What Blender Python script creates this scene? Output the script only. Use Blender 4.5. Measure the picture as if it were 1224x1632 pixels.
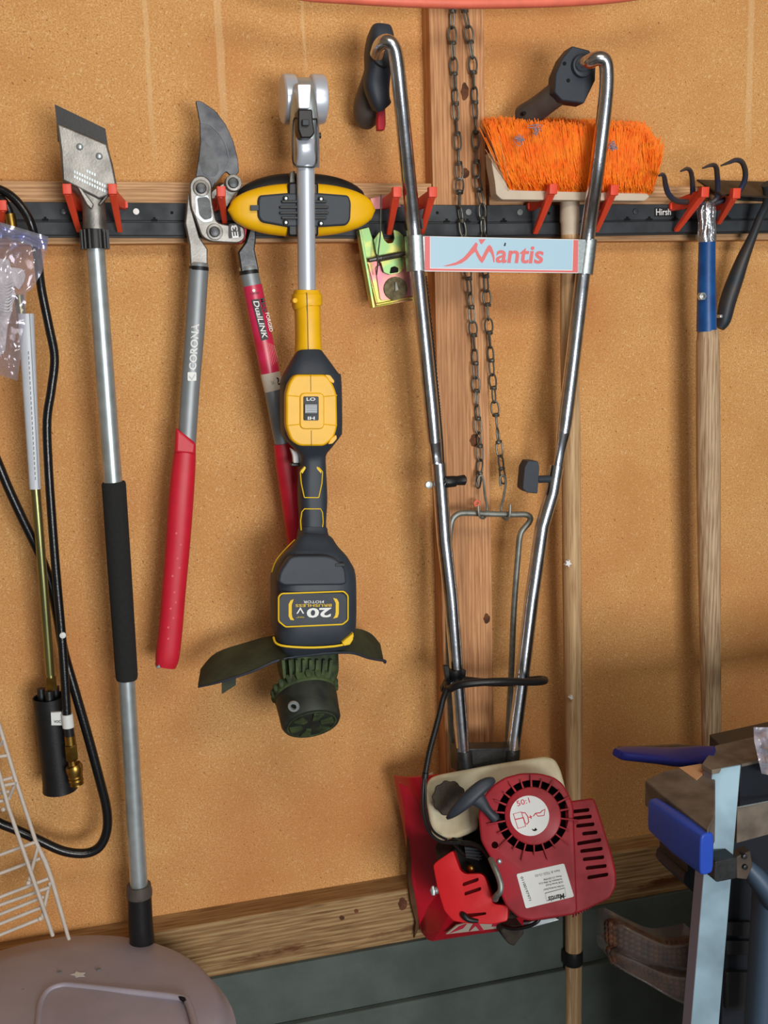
import bpy, bmesh, math, random
from mathutils import Vector, Matrix, noise as mnoise
random.seed(7)
for _o in list(bpy.data.objects): bpy.data.objects.remove(_o)
S = bpy.context.scene
COL = S.collection

# ------------------------------------------------------------------ camera
# the two vanishing points of the wall give the camera's turn; wall board = plane y 0
F = 1736.0
CAMD = 1.708                      # camera to wall board, metres
CAMZ = 1.65
def _n(v): return Vector(v).normalized()
Xw = _n((6388, -486, 1736))       # wall's horizontal, in camera axes (right, down, forward)
Dw = _n((318, 10384, 1736))
Dw = (Dw - Xw*Dw.dot(Xw)).normalized()
Yw = Xw.cross(Dw)
CPOS = Vector((0, -CAMD, CAMZ))
def cam2world(c): return Vector((Xw.dot(c), Yw.dot(c), -Dw.dot(c)))
cd = bpy.data.cameras.new('camera'); cam = bpy.data.objects.new('camera', cd); COL.objects.link(cam)
r_, d_, f_ = cam2world(Vector((1,0,0))), cam2world(Vector((0,1,0))), cam2world(Vector((0,0,1)))
m = Matrix(((r_.x, -d_.x, -f_.x, CPOS.x), (r_.y, -d_.y, -f_.y, CPOS.y), (r_.z, -d_.z, -f_.z, CPOS.z), (0,0,0,1)))
cam.matrix_world = m
cd.sensor_fit = 'VERTICAL'; cd.sensor_height = 36; cd.lens = 36*F/1632
cd.clip_start = 0.02
S.camera = cam

# ------------------------------------------------------------------ light and exposure
S.view_settings.view_transform = 'Standard'; S.view_settings.look = 'None'
S.view_settings.gamma = 1; S.view_settings.use_curve_mapping = False
S.view_settings.exposure = 0.0
W = bpy.data.worlds.new('daylight'); S.world = W; W.use_nodes = True
bg = W.node_tree.nodes['Background']; bg.inputs[0].default_value = (0.78, 0.88, 1.0, 1); bg.inputs[1].default_value = 0.29
def area(name, loc, target, sx, sy, power, col):
    l = bpy.data.lights.new(name, 'AREA'); l.shape = 'RECTANGLE'; l.size = sx; l.size_y = sy; l.energy = power; l.color = col
    o = bpy.data.objects.new(name, l); COL.objects.link(o); o.location = loc
    o.rotation_euler = (Vector(target)-Vector(loc)).to_track_quat('-Z', 'Y').to_euler()
    return o
area('door_daylight', (0.75, -3.5, 1.30), (0.6, 0, 1.45), 1.1, 0.8, 67, (1.0, 0.985, 0.96))
area('added_top_fill', (0.45, -1.7, 2.62), (0.55, 0, 2.1), 1.1, 0.5, 15, (1.0, 0.95, 0.86))  # added fill light, brightens the top of the wall; no lamp known there

# ------------------------------------------------------------------ pixel + depth -> point
def ray(u, v):
    return cam2world(Vector(((u-612)/F, (v-816)/F, 1)))
def U(u, v, d=0.0):
    """the world point seen at (u, v) that stands d metres in front of the wall board"""
    r = ray(u, v)
    if TILT:
        p0, d0 = TILT; n = AX[0]
        return CPOS + r*(((p0-CPOS).dot(n)+(d0-d))/r.dot(n))
    return CPOS + r*((CAMD-d)/r.y)
TILT = None                       # (point, its depth) when a thing hangs askew from the wall plane
AX = [Vector((0, 1, 0))]          # the direction that counts as depth
def tilt(u=None, v=None, d=None):
    global TILT
    TILT = None; AX[0] = Vector((0, 1, 0))
    if u is not None:
        p = U(u, v, d); AX[0] = (p-CPOS).normalized(); TILT = (p, d)
def px(u, v, d=0.0):
    """metres per pixel there"""
    return (U(u, v, d)-CPOS).dot(f_)/F

# ------------------------------------------------------------------ mesh helpers
class MB:
    def __init__(s): s.v=[]; s.f=[]; s.m=[]; s.cur=0
    def add(s, vs, fs):
        b=len(s.v); s.v += [Vector(p) for p in vs]
        for f in fs: s.f.append([b+i for i in f]); s.m.append(s.cur)
    def hexa(s, p):      # 8 points: front ring 0-3, back ring 4-7
        s.add(p, [(0,1,2,3),(7,6,5,4),(0,4,5,1),(1,5,6,2),(2,6,7,3),(3,7,4,0)])
    def box(s, a, b):
        x0,y0,z0=a; x1,y1,z1=b
        s.hexa([(x0,y0,z0),(x1,y0,z0),(x1,y0,z1),(x0,y0,z1),(x0,y1,z0),(x1,y1,z0),(x1,y1,z1),(x0,y1,z1)])
    def loft(s, secs, n=16, e=2.0, cap=True, closed=False):
        """secs: (centre, axis1, axis2); superellipse exponent e"""
        base=len(s.v)
        for c,a,b in secs:
            for k in range(n):
                t=2*math.pi*k/n; ct,st=math.cos(t),math.sin(t)
                x=math.copysign(abs(ct)**(2/e),ct); y=math.copysign(abs(st)**(2/e),st)
                s.v.append(Vector(c)+Vector(a)*x+Vector(b)*y)
        R=len(secs)
        for i in range(R if closed else R-1):
            j=(i+1)%R
            for k in range(n):
                l=(k+1)%n
                s.f.append([base+i*n+k, base+i*n+l, base+j*n+l, base+j*n+k]); s.m.append(s.cur)
        if cap and not closed:
            s.f.append([base+k for k in range(n)][::-1]); s.m.append(s.cur)
            s.f.append([base+(R-1)*n+k for k in range(n)]); s.m.append(s.cur)
    def tube(s, pts, r, n=10, cap=True, closed=False):
        pts=[Vector(p) for p in pts]; N=len(pts)
        rs = list(r) if hasattr(r,'__len__') else [r]*N
        T=[]
        for i in range(N):
            if closed: t=pts[(i+1)%N]-pts[i-1]
            else: t=pts[min(i+1,N-1)]-pts[max(i-1,0)]
            T.append(t.normalized() if t.length>1e-9 else Vector((0,0,1)))
        up=Vector((0,1,0)) if abs(T[0].y)<.9 else Vector((1,0,0))
        a=(up-T[0]*up.dot(T[0])).normalized(); secs=[]
        for i in range(N):
            a=(a-T[i]*a.dot(T[i])).normalized(); b=T[i].cross(a)
            secs.append((pts[i], a*rs[i], b*rs[i]))
        s.loft(secs, n, 2.0, cap, closed)
    def lathe(s, o, ax, prof, n=24, cap=True):
        ax=Vector(ax).normalized(); u=Vector((1,0,0)) if abs(ax.x)<.9 else Vector((0,0,1))
        a=(u-ax*u.dot(ax)).normalized(); b=ax.cross(a); o=Vector(o)
        s.loft([(o+ax*h, a*max(r,1e-5), b*max(r,1e-5)) for r,h in prof], n, 2.0, cap)
    def prism(s, front, off, grow=1.0, grow_front=None):
        front=[Vector(p) for p in front]; n=len(front); c=sum(front, Vector())/n; off=Vector(off)
        back=[c+(p-c)*grow+off for p in front]
        s.add(front+back, [list(range(n)), list(range(2*n-1,n-1,-1))]+[(i, n+i, n+(i+1)%n, (i+1)%n) for i in range(n)])
    def ball(s, c, ax, n=16, rings=8, e=2.0):
        c=Vector(c); A,B,D=[Vector(q) for q in ax]
        s.loft([(c+D*(-math.cos(math.pi*(i+.02)/(rings+.04))), A*math.sin(math.pi*(i+.02)/(rings+.04)), B*math.sin(math.pi*(i+.02)/(rings+.04))) for i in range(rings+1)], n, e)
    # ---- the same from the wall's own measured positions
    def pprism(s, pts, d1, d0, grow=1.0):
        s.prism([U(u,v,d1) for u,v in pts], AX[0]*(d1-d0), grow)
    def ptube(s, pts, r_px, n=10, k=0, cap=True, closed=False):
        P=[U(*p[:3]) for p in pts]
        rr=[ (p[3] if len(p)>3 else r_px)*px(*p[:3]) for p in pts]
        if k: P, rr = smooth(P, k, closed), smooth(rr, k, closed)
        s.tube(P, rr, n, cap, closed)
    def ploft(s, secs, n=20, e=2.0, k=0, cap=True):
        """secs: (u, v, d, half width px, half depth m); ellipse across the path, depth along the wall normal"""
        P=[U(*q[:3]) for q in secs]; hw=[q[3]*px(*q[:3]) for q in secs]; hd=[q[4] for q in secs]
        if k: P,hw,hd = smooth(P,k),smooth(hw,k),smooth(hd,k)
        N=len(P); out=[]
        for i in range(N):
            t=(P[min(i+1,N-1)]-P[max(i-1,0)]).normalized()
            y=-AX[0]; y=(y-t*y.dot(t))
            y = y.normalized() if y.length>1e-3 else Vector((0,0,1))
            x=y.cross(t).normalized()
            out.append((P[i], x*hw[i], y*hd[i]))
        s.loft(out, n, e, cap)
    def pdisc(s, u, v, d1, d0, r_px, n=28, bev=0.0):
        R=r_px*px(u,v,d1); c=U(u,v,d1); h=d1-d0
        if bev: s.lathe(c, AX[0], [(R-bev,0),(R-bev*.3,bev*.3),(R,bev),(R,h)], n)
        else: s.lathe(c, AX[0], [(R,0),(R,h)], n)

def smooth(P, k, closed=False):
    out=[]; N=len(P)
    segs = N if closed else N-1
    for i in range(segs):
        if closed: p0,p1,p2,p3 = P[i-1],P[i],P[(i+1)%N],P[(i+2)%N]
        else: p0,p1,p2,p3 = P[max(i-1,0)],P[i],P[i+1],P[min(i+2,N-1)]
        for j in range(k):
            t=j/k
            out.append(p1*1.0 + (p2-p0)*(.5*t) + (p0*2-p1*5+p2*4-p3)*(.5*t*t) + (p1*3-p0-p2*3+p3)*(.5*t*t*t))
    if not closed: out.append(P[-1])
    return out
def rounded(pts, r, n=4):
    """2-D polygon with its corners rounded (r px, or a list)"""
    out=[]; N=len(pts)
    for i in range(N):
        p=Vector(pts[i]); a=Vector(pts[i-1])-p; b=Vector(pts[(i+1)%N])-p
        rr=r[i] if hasattr(r,'__len__') else r
        q=min(rr, a.length*.48, b.length*.48)
        if q<=.01: out.append((p.x,p.y)); continue
        A=p+a.normalized()*q; B=p+b.normalized()*q
        for j in range(n+1):
            t=j/n; w=A*(1-t)**2+p*(2*t*(1-t))+B*t*t; out.append((w.x,w.y))
    return out
def rrect(u0,v0,u1,v1,r,n=4): return rounded([(u0,v0),(u1,v0),(u1,v1),(u0,v1)], r, n)
def circ(u,v,r,n=24,rv=None): return [(u+r*math.cos(2*math.pi*k/n), v+(rv or r)*math.sin(2*math.pi*k/n)) for k in range(n)]

def root_loc(p):
    l=Vector()
    while p: l+=p.location; p=p.parent
    return l
def build(mb, name, mats, parent=None, bevel=0, seg=2, angle=38, flat=False, label=None, **tags):
    me=bpy.data.meshes.new(name)
    off = root_loc(parent) if parent else Vector((0,0,0))
    loc = Vector((0,0,0))
    if parent is None and tags.get('kind')!='structure':
        xs=[p.x for p in mb.v]; ys=[p.y for p in mb.v]; zs=[p.z for p in mb.v]
        loc=Vector(((min(xs)+max(xs))/2,(min(ys)+max(ys))/2,min(zs))); off=loc
    me.from_pydata([p-off for p in mb.v], [], mb.f)
    mats = mats if isinstance(mats,(list,tuple)) else [mats]
    for mt in mats: me.materials.append(mt)
    me.polygons.foreach_set('material_index', mb.m)
    bm=bmesh.new(); bm.from_mesh(me); bmesh.ops.recalc_face_normals(bm, faces=bm.faces); bm.to_mesh(me); bm.free()
    if not flat:
        me.polygons.foreach_set('use_smooth', [True]*len(me.polygons)); me.set_sharp_from_angle(angle=math.radians(angle))
    me.update()
    o=bpy.data.objects.new(name, me); COL.objects.link(o); o.location=loc
    if parent: o.parent=parent
    if bevel:
        b=o.modifiers.new('bevel','BEVEL'); b.width=bevel; b.segments=seg; b.limit_method='ANGLE'; b.angle_limit=math.radians(30)
        b.harden_normals=False
    if label: o['label']=label
    for k,v in tags.items(): o[k]=v
    return o
def thing(name, label, cat, loc, group=None):
    o=bpy.data.objects.new(name, None); COL.objects.link(o); o.location=loc; o.empty_display_size=.02
    o['label']=label; o['category']=cat
    if group: o['group']=group
    return o
def single(mb, name, mats, label, cat, group=None, **k):
    t=dict(category=cat); 
    if group: t['group']=group
    return build(mb, name, mats, None, label=label, **t, **k)
def struct(mb, name, mats, **k): return build(mb, name, mats, None, kind='structure', **k)
def cut(o, mb):
    """subtract a shape, leaving one plain mesh"""
    me=bpy.data.meshes.new('cutter'); off=root_loc(o.parent)+o.location if o.parent else o.location
    me.from_pydata([p-off for p in mb.v], [], mb.f)
    bm=bmesh.new(); bm.from_mesh(me); bmesh.ops.recalc_face_normals(bm, faces=bm.faces); bm.to_mesh(me); bm.free()
    c=bpy.data.objects.new('cutter', me); COL.objects.link(c)
    if o.parent: c.parent=o.parent; c.location=o.location
    else: c.location=o.location
    md=o.modifiers.new('cut','BOOLEAN'); md.object=c; md.operation='DIFFERENCE'; md.solver='EXACT'
    bpy.context.view_layer.update()
    dg=bpy.context.evaluated_depsgraph_get(); new=bpy.data.meshes.new_from_object(o.evaluated_get(dg))
    o.modifiers.clear(); o.data=new; new.name=o.name
    new.polygons.foreach_set('use_smooth', [True]*len(new.polygons)); new.set_sharp_from_angle(angle=math.radians(35))
    bpy.data.objects.remove(c); bpy.data.meshes.remove(me)
def writing(s, p0, p1, h, d, mat, parent, name='lettering', thick=.0004, shear=0.0, bold=0.0, wrap=None, wrapc=None, label=None):
    """letters from baseline start p0 to end p1 (positions on the wall plane at depth d), h high in px"""
    cu=bpy.data.curves.new('t','FONT'); cu.body=s; cu.shear=shear; cu.offset=bold; cu.extrude=0; cu.resolution_u=3
    to=bpy.data.objects.new('t',cu); COL.objects.link(to); bpy.context.view_layer.update()
    dg=bpy.context.evaluated_depsgraph_get(); me=bpy.data.meshes.new_from_object(to.evaluated_get(dg))
    bpy.data.objects.remove(to); bpy.data.curves.remove(cu)
    vs=[Vector(v.co) for v in me.vertices]; fs=[list(p.vertices) for p in me.polygons]; bpy.data.meshes.remove(me)
    x0=min(v.x for v in vs); x1=max(v.x for v in vs); y1=max(v.y for v in vs); y0=min(0,min(v.y for v in vs)) if False else 0
    P0=U(*p0,d); P1=U(*p1,d); ex=P1-P0; L=ex.length; ex.normalize(); ey=ex.cross(AX[0]); H=h*px(*p0,d)
    mb=MB(); out=[]
    for v in vs:
        a=(v.x-x0)/(x1-x0)*L; b=v.y/max(y1,1e-6)*H
        q=P0+ex*a+ey*b
        if wrap:
            w=b+wrapc*px(*p0,d); w=max(-wrap*.98,min(wrap*.98,w)); q.y += wrap-math.sqrt(wrap*wrap-w*w)
        q-=AX[0]*thick; out.append(q)
    mb.add(out, fs)
    o=build(mb, name, mat, parent, flat=True, label=label)
    return o

# ------------------------------------------------------------------ materials
def lin(c): return c/12.92 if c<=.04045 else ((c+.055)/1.055)**2.4
def C(r,g,b,a=1): return (lin(r/255),lin(g/255),lin(b/255),a)
def mat(name, col, rough=.5, metal=0.0, var=0.0, vscale=40, col2=None, bump=0.0, bscale=200, stretch=(1,1,1), spec=.5, trans=0, alpha=1, coat=0, rvar=0, vlo=.35, vhi=.65, detail=4, ior=1.45):
    m=bpy.data.materials.new(name); m.use_nodes=True; nt=m.node_tree; N=nt.nodes; Lk=nt.links; b=N['Principled BSDF']
    b.inputs['Base Color'].default_value=col; b.inputs['Roughness'].default_value=rough; b.inputs['Metallic'].default_value=metal
    b.inputs['Specular IOR Level'].default_value=spec; b.inputs['Transmission Weight'].default_value=trans; b.inputs['Alpha'].default_value=alpha
    b.inputs['Coat Weight'].default_value=coat; b.inputs['IOR'].default_value=ior
    tc=N.new('ShaderNodeTexCoord'); mp=N.new('ShaderNodeMapping'); mp.inputs['Scale'].default_value=stretch; Lk.new(tc.outputs['Object'], mp.inputs[0])
    if col2 is None and var: col2=tuple(c*(1-var) for c in col[:3])+(1,)
    if col2 is not None:
        n=N.new('ShaderNodeTexNoise'); n.inputs['Scale'].default_value=vscale; n.inputs['Detail'].default_value=detail; Lk.new(mp.outputs[0], n.inputs[0])
        r=N.new('ShaderNodeMapRange'); r.inputs[1].default_value=vlo; r.inputs[2].default_value=vhi; Lk.new(n.outputs[0], r.inputs[0])
        mx=N.new('ShaderNodeMix'); mx.data_type='RGBA'; mx.inputs[6].default_value=col; mx.inputs[7].default_value=col2
        Lk.new(r.outputs[0], mx.inputs[0]); Lk.new(mx.outputs[2], b.inputs['Base Color'])
        if rvar:
            q=N.new('ShaderNodeMapRange'); q.inputs[3].default_value=rough; q.inputs[4].default_value=min(1,rough+rvar); Lk.new(r.outputs[0], q.inputs[0]); Lk.new(q.outputs[0], b.inputs['Roughness'])
    if bump:
        n=N.new('ShaderNodeTexNoise'); n.inputs['Scale'].default_value=bscale; n.inputs['Detail'].default_value=3; Lk.new(mp.outputs[0], n.inputs[0])
        bp=N.new('ShaderNodeBump'); bp.inputs['Strength'].default_value=1; bp.inputs['Distance'].default_value=bump; Lk.new(n.outputs[0], bp.inputs['Height']); Lk.new(bp.outputs[0], b.inputs['Normal'])
    return m
def wood(name, c1, c2, c3, along='z', scale=1.0, rough=.7, ring=55):
    """straight-grained timber: fine streaks along one axis and broad rings"""
    m=bpy.data.materials.new(name); m.use_nodes=True; nt=m.node_tree; N=nt.nodes; L=nt.links; b=N['Principled BSDF']; b.inputs['Roughness'].default_value=rough
    b.inputs['Specular IOR Level'].default_value=.3
    tc=N.new('ShaderNodeTexCoord'); mp=N.new('ShaderNodeMapping'); L.new(tc.outputs['Object'], mp.inputs[0])
    st={'x':(.05,1,1),'z':(1,1,.05)}[along]; mp.inputs['Scale'].default_value=[q*scale for q in st]
    n0=N.new('ShaderNodeTexNoise'); n0.inputs['Scale'].default_value=14; n0.inputs['Detail'].default_value=3; L.new(mp.outputs[0], n0.inputs[0])
    wv=N.new('ShaderNodeTexWave'); wv.bands_direction={'x':'Z','z':'X'}[along]; wv.inputs['Scale'].default_value=ring; wv.inputs['Distortion'].default_value=7; wv.inputs['Detail'].default_value=3; wv.inputs['Detail Scale'].default_value=1.3
    L.new(mp.outputs[0], wv.inputs[0])
    n1=N.new('ShaderNodeTexNoise'); n1.inputs['Scale'].default_value=330; n1.inputs['Detail'].default_value=3; L.new(mp.outputs[0], n1.inputs[0])
    m1=N.new('ShaderNodeMix'); m1.data_type='RGBA'; m1.inputs[6].default_value=c1; m1.inputs[7].default_value=c2; L.new(wv.outputs['Fac'], m1.inputs[0])
    r=N.new('ShaderNodeMapRange'); r.inputs[1].default_value=.45; r.inputs[2].default_value=.75; L.new(n1.outputs[0], r.inputs[0])
    m2=N.new('ShaderNodeMix'); m2.data_type='RGBA'; m2.inputs[7].default_value=c3; L.new(m1.outputs[2], m2.inputs[6]); L.new(r.outputs[0], m2.inputs[0])
    r2=N.new('ShaderNodeMapRange'); r2.inputs[1].default_value=.55; r2.inputs[2].default_value=.8; L.new(n0.outputs[0], r2.inputs[0])
    m3=N.new('ShaderNodeMix'); m3.data_type='RGBA'; m3.inputs[7].default_value=tuple(x*.55 for x in c2[:3])+(1,); L.new(m2.outputs[2], m3.inputs[6]); L.new(r2.outputs[0], m3.inputs[0])
    L.new(m3.outputs[2], b.inputs['Base Color'])
    bp=N.new('ShaderNodeBump'); bp.inputs['Distance'].default_value=.0006; L.new(n1.outputs[0], bp.inputs['Height']); L.new(bp.outputs[0], b.inputs['Normal'])
    return m

# ================================================================== materials used
def board_material():
    m=bpy.data.materials.new('particle_board'); m.use_nodes=True; nt=m.node_tree; N=nt.nodes; L=nt.links; b=N['Principled BSDF']
    b.inputs['Roughness'].default_value=.75; b.inputs['Specular IOR Level'].default_value=.25
    tc=N.new('ShaderNodeTexCoord')
    def noise(scale, det=3, st=None, rot=None):
        n=N.new('ShaderNodeTexNoise'); n.inputs['Scale'].default_value=scale; n.inputs['Detail'].default_value=det
        if st or rot:
            mp=N.new('ShaderNodeMapping'); mp.vector_type='TEXTURE'; mp.inputs['Scale'].default_value=st or (1,1,1); mp.inputs['Rotation'].default_value=rot or (0,0,0)
            L.new(tc.outputs['Object'], mp.inputs[0]); L.new(mp.outputs[0], n.inputs[0])
        else: L.new(tc.outputs['Object'], n.inputs[0])
        return n.outputs[0]
    def rng(o, a, c, lo=0, hi=1):
        r=N.new('ShaderNodeMapRange'); r.inputs[1].default_value=a; r.inputs[2].default_value=c; r.inputs[3].default_value=lo; r.inputs[4].default_value=hi; L.new(o, r.inputs[0]); return r.outputs[0]
    def mix(f, a, bb):
        x=N.new('ShaderNodeMix'); x.data_type='RGBA'; L.new(f, x.inputs[0])
        for i,q in ((6,a),(7,bb)):
            if isinstance(q, tuple): x.inputs[i].default_value=q
            else: L.new(q, x.inputs[i])
        return x.outputs[2]
    c=mix(rng(noise(9,5),.35,.68), C(226,176,112), C(211,156,93))
    c=mix(rng(noise(420,2),.40,.62), c, C(196,140,84))
    for k,(rot,lo) in enumerate((((0,.4,0),.64),((0,-1.0,0),.66),((0,1.9,0),.66))):
        c=mix(rng(noise(330,1,(.8,1,3),rot),lo,lo+.06,0,.5), c, C(242,210,158))
    c=mix(rng(noise(360,1,(1,1,2.2),(0,2.5,0)),.685,.73,0,.8), c, C(120,66,30))
    c=mix(rng(noise(95,2),.74,.78,0,.7), c, C(110,60,30))
    # reddish water staining, a broad cloud of its own
    c=mix(rng(noise(3.1,5),.46,.68,0,.5), c, C(188,110,58))
    # pale dried drips running down from the top
    sx=N.new('ShaderNodeSeparateXYZ'); L.new(tc.outputs['Object'], sx.inputs[0])
    wob=rng(noise(12,2),0,1,-.004,.004)
    for u0,v0,v1,w in ((236,0,230,.0045),(352,0,205,.0070),(487,0,125,.0030),(1195,0,230,.0070)):
        X=U(u0,100,0).x; Z=U(u0,v1,0).z
        a=N.new('ShaderNodeMath'); a.operation='ADD'; L.new(sx.outputs[0], a.inputs[0]); L.new(wob, a.inputs[1])
        s=N.new('ShaderNodeMath'); s.operation='SUBTRACT'; L.new(a.outputs[0], s.inputs[0]); s.inputs[1].default_value=X
        ab=N.new('ShaderNodeMath'); ab.operation='ABSOLUTE'; L.new(s.outputs[0], ab.inputs[0])
        f=rng(ab.outputs[0], w, w*.6, 0, .38)
        g=rng(sx.outputs[2], Z-.04, Z+.06, 0, 1)
        mu=N.new('ShaderNodeMath'); mu.operation='MULTIPLY'; L.new(f,mu.inputs[0]); L.new(g,mu.inputs[1])
        c=mix(mu.outputs[0], c, C(232,198,150))
    L.new(c, b.inputs['Base Color'])
    bp=N.new('ShaderNodeBump'); bp.inputs['Distance'].default_value=.0005; L.new(noise(300,3), bp.inputs['Height']); L.new(bp.outputs[0], b.inputs['Normal'])
    return m
M={}
M['board']=board_material()
M['stud']=wood('red_stud_timber', C(214,164,118), C(196,138,94), C(160,108,72), 'z')
M['strip']=wood('strip_timber', C(216,174,130), C(192,146,104), C(160,116,80), 'x')
M['sill']=wood('sill_timber', C(172,144,102), C(146,112,72), C(108,74,44), 'x', ring=40)
M['concrete']=mat('painted_concrete', C(88,98,94), .85, var=.25, vscale=14, bump=.0012, bscale=60)
M['floor']=mat('floor_concrete', C(105,102,98), .8, var=.3, vscale=6)
M['plaster']=mat('garage_plaster', C(150,138,120), .9, var=.1, vscale=4)
M['chrome']=mat('chrome', C(216,220,226), .2, 1, bump=.00012, bscale=260, var=.25, vscale=60)
M['steel']=mat('zinc_steel', C(196,208,212), .36, .7, var=.2, vscale=50)
M['galv']=mat('galvanised', C(190,200,202), .4, 1, var=.25, vscale=260)
M['cast']=mat('cast_aluminium', C(150,148,144), .46, .85, var=.35, vscale=45, bump=.0003, bscale=320)
M['alu']=mat('satin_aluminium', C(205,214,228), .35, .45, stretch=(1,1,.05))
M['dsteel']=mat('dark_steel', C(78,80,82), .4, .8, var=.4, vscale=60, bump=.0002, bscale=240)
M['bladesteel']=mat('blade_steel', C(92,94,98), .45, .75, col2=C(58,60,66), vscale=38, bump=.0002, bscale=180)
M['wire']=mat('chain_wire', C(120,120,114), .45, .85, var=.4, vscale=90)
M['rod']=mat('dull_zinc_rod', C(150,154,148), .5, .7, var=.35, vscale=70)
M['brass']=mat('brass', C(178,142,70), .35, 1, var=.4, vscale=80)
M['goldtube']=mat('yellow_zinc_tube', C(150,148,96), .3, .9, var=.4, vscale=30, stretch=(1,1,.2), col2=C(110,112,84))
M['irid']=mat('iridescent_zinc', C(206,200,96), .3, .6, col2=C(206,132,132), vscale=26, vlo=.42,vhi=.56)
M['irid2']=mat('iridescent_green_zinc', C(196,196,110), .35, .5, col2=C(138,178,116), vscale=34, vlo=.44,vhi=.58)
M['pinkzinc']=mat('pink_zinc', C(214,150,132), .35, .45, col2=C(190,120,140), vscale=30)
M['black']=mat('black_plastic', C(26,27,29), .42, var=.2, vscale=60, bump=.00015, bscale=400)
M['blackgloss']=mat('black_hose_rubber', C(18,19,22), .25, bump=.0002, bscale=500)
M['foam']=mat('black_foam', C(36,37,38), .95, var=.2, vscale=200, bump=.0006, bscale=500)
M['grip']=mat('grey_black_grip', C(84,77,72), .5, var=.2, vscale=60)
M['navy']=mat('charcoal_plastic', C(48,56,66), .5, var=.1, vscale=60, bump=.0001, bscale=800)
M['railp']=mat('dark_rail_plastic', C(54,60,66), .5, var=.35, vscale=22, rvar=.25)
M['raildk']=mat('rail_shadow_plastic', C(30,32,34), .5)
M['yellow']=mat('yellow_plastic', C(240,184,6), .4, var=.06, vscale=60, bump=.00008, bscale=900)
M['dyellow']=mat('line_yellow', C(240,200,30), .5)
M['redclip']=mat('red_clip_plastic', C(232,76,50), .45, var=.08, vscale=60)
M['redgrip']=mat('red_rubber_grip', C(206,30,52), .45, var=.08, vscale=60)
M['redlight']=mat('faded_red_dot', C(226,80,96), .5)
M['lopgrey']=mat('grey_lopper_tube', C(134,140,144), .4, .3, var=.08)
M['engred']=mat('engine_red_plastic', C(166,28,44), .42, col2=C(138,28,38), vscale=22, rvar=.2)
M['brightred']=mat('bright_red_plastic', C(206,26,34), .35, var=.1, vscale=30)
M['guardred']=mat('guard_red_metal', C(184,18,40), .3, var=.15, vscale=20, coat=.3)
M['tank']=mat('milky_tank_plastic', C(214,208,180), .45, col2=C(180,158,118), vscale=16, vlo=.5, vhi=.8)
M['dirty']=mat('dirty_black_rubber', C(44,40,37), .8, col2=C(70,62,52), vscale=60, bump=.0008, bscale=260)
M['green']=mat('grass_stained_plastic', C(70,88,48), .75, col2=C(40,48,34), vscale=50, bump=.0006, bscale=200)
M['guardgreen']=mat('grass_stained_guard', C(62,68,46), .7, col2=C(46,52,36), vscale=30, bump=.0003, bscale=150)
M['spool']=mat('dirty_spool_cap', C(30,35,34), .55, col2=C(48,54,44), vscale=45)
M['orange']=mat('orange_bristle', C(255,116,14), .6, col2=C(255,140,24), vscale=60)
M['paleb']=mat('pale_bristle_tip', C(214,160,110), .7)
M['cream']=mat('cream_plastic', C(206,192,172), .6, var=.12, vscale=25)
M['broomwood']=wood('broom_handle_wood', C(208,178,136), C(190,154,112), C(160,122,84), 'z', ring=25)
M['ashwood']=wood('rake_handle_wood', C(204,180,148), C(180,150,118), C(140,108,80), 'z', ring=60)
M['bluepaint']=mat('blue_paint', C(22,84,150), .38, col2=C(14,66,128), vscale=40, bump=.0002, bscale=150)
M['tine']=mat('worn_blue_tine', C(52,62,88), .45, .3, col2=C(74,70,66), vscale=30)
M['foil']=mat('foil_tape', C(190,196,204), .3, .9, bump=.003, bscale=130)
M['shovel']=mat('grey_shovel_steel', C(92,80,70), .6, .5, col2=C(66,58,52), vscale=20)
M['bluedark']=mat('blue_black_socket', C(44,58,70), .5, .4, col2=C(70,64,60), vscale=20)
M['white']=mat('white_print', C(236,238,238), .5)
M['offwhite']=mat('white_sticker', C(222,226,226), .5, var=.06, vscale=30)
M['signsky']=mat('sky_tinted_sign', C(178,212,232), .35)  # the sky's blue reflection is put into this white sign's base colour
M['signpink']=mat('faded_red_print', C(226,116,116), .45)
M['blackprint']=mat('black_print', C(24,24,26), .5)
M['greyprint']=mat('grey_print', C(120,124,126), .5)
M['redprint']=mat('red_print', C(206,48,72), .5)
M['pinklabel']=mat('pink_red_label', C(206,44,88), .3, col2=C(188,36,64), vscale=30)
M['creamlabel']=mat('cream_label', C(206,196,180), .5)
M['darkhole']=mat('hole_shade_black', C(10,10,10), .9)  # shade of holes and slots put into the colour; other dark bits share it
M['paper']=mat('pale_paper_label', C(196,204,214), .35, var=.06, vscale=60)
M['salmon']=mat('salmon_hose', C(238,120,96), .45, var=.12, vscale=50)
M['lid']=mat('mauve_grey_plastic', C(166,160,174), .5, var=.12, vscale=12, bump=.0002, bscale=200)
M['rack']=mat('white_coated_wire', C(206,196,186), .5, var=.12, vscale=60)
M['benchtop']=mat('worn_brown_board', C(116,106,94), .7, col2=C(84,74,66), vscale=30)
M['benchwood']=mat('raw_board', C(206,160,120), .7)
M['bench_blue']=mat('bench_blue_plastic', C(34,72,176), .45, var=.1, vscale=20)
M['dkblue']=mat('dark_blue_plastic', C(26,32,110), .4)
M['legalu']=mat('leg_aluminium', C(124,152,166), .5, .25, col2=C(98,120,132), vscale=12, rvar=.1)
M['slate']=mat('slate_blue_plastic', C(60,78,98), .5)
M['deep']=mat('deep_navy_plastic', C(20,26,36), .5, var=.3, vscale=20)
M['clear']=mat('clear_case_plastic', C(190,180,176), .15, trans=.85, alpha=.6)
M['case_in']=mat('orange_brown_parts', C(96,62,42), .5, col2=C(50,40,36), vscale=60)
M['fuzz']=mat('grey_fluff', C(150,138,150), .95)
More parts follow.
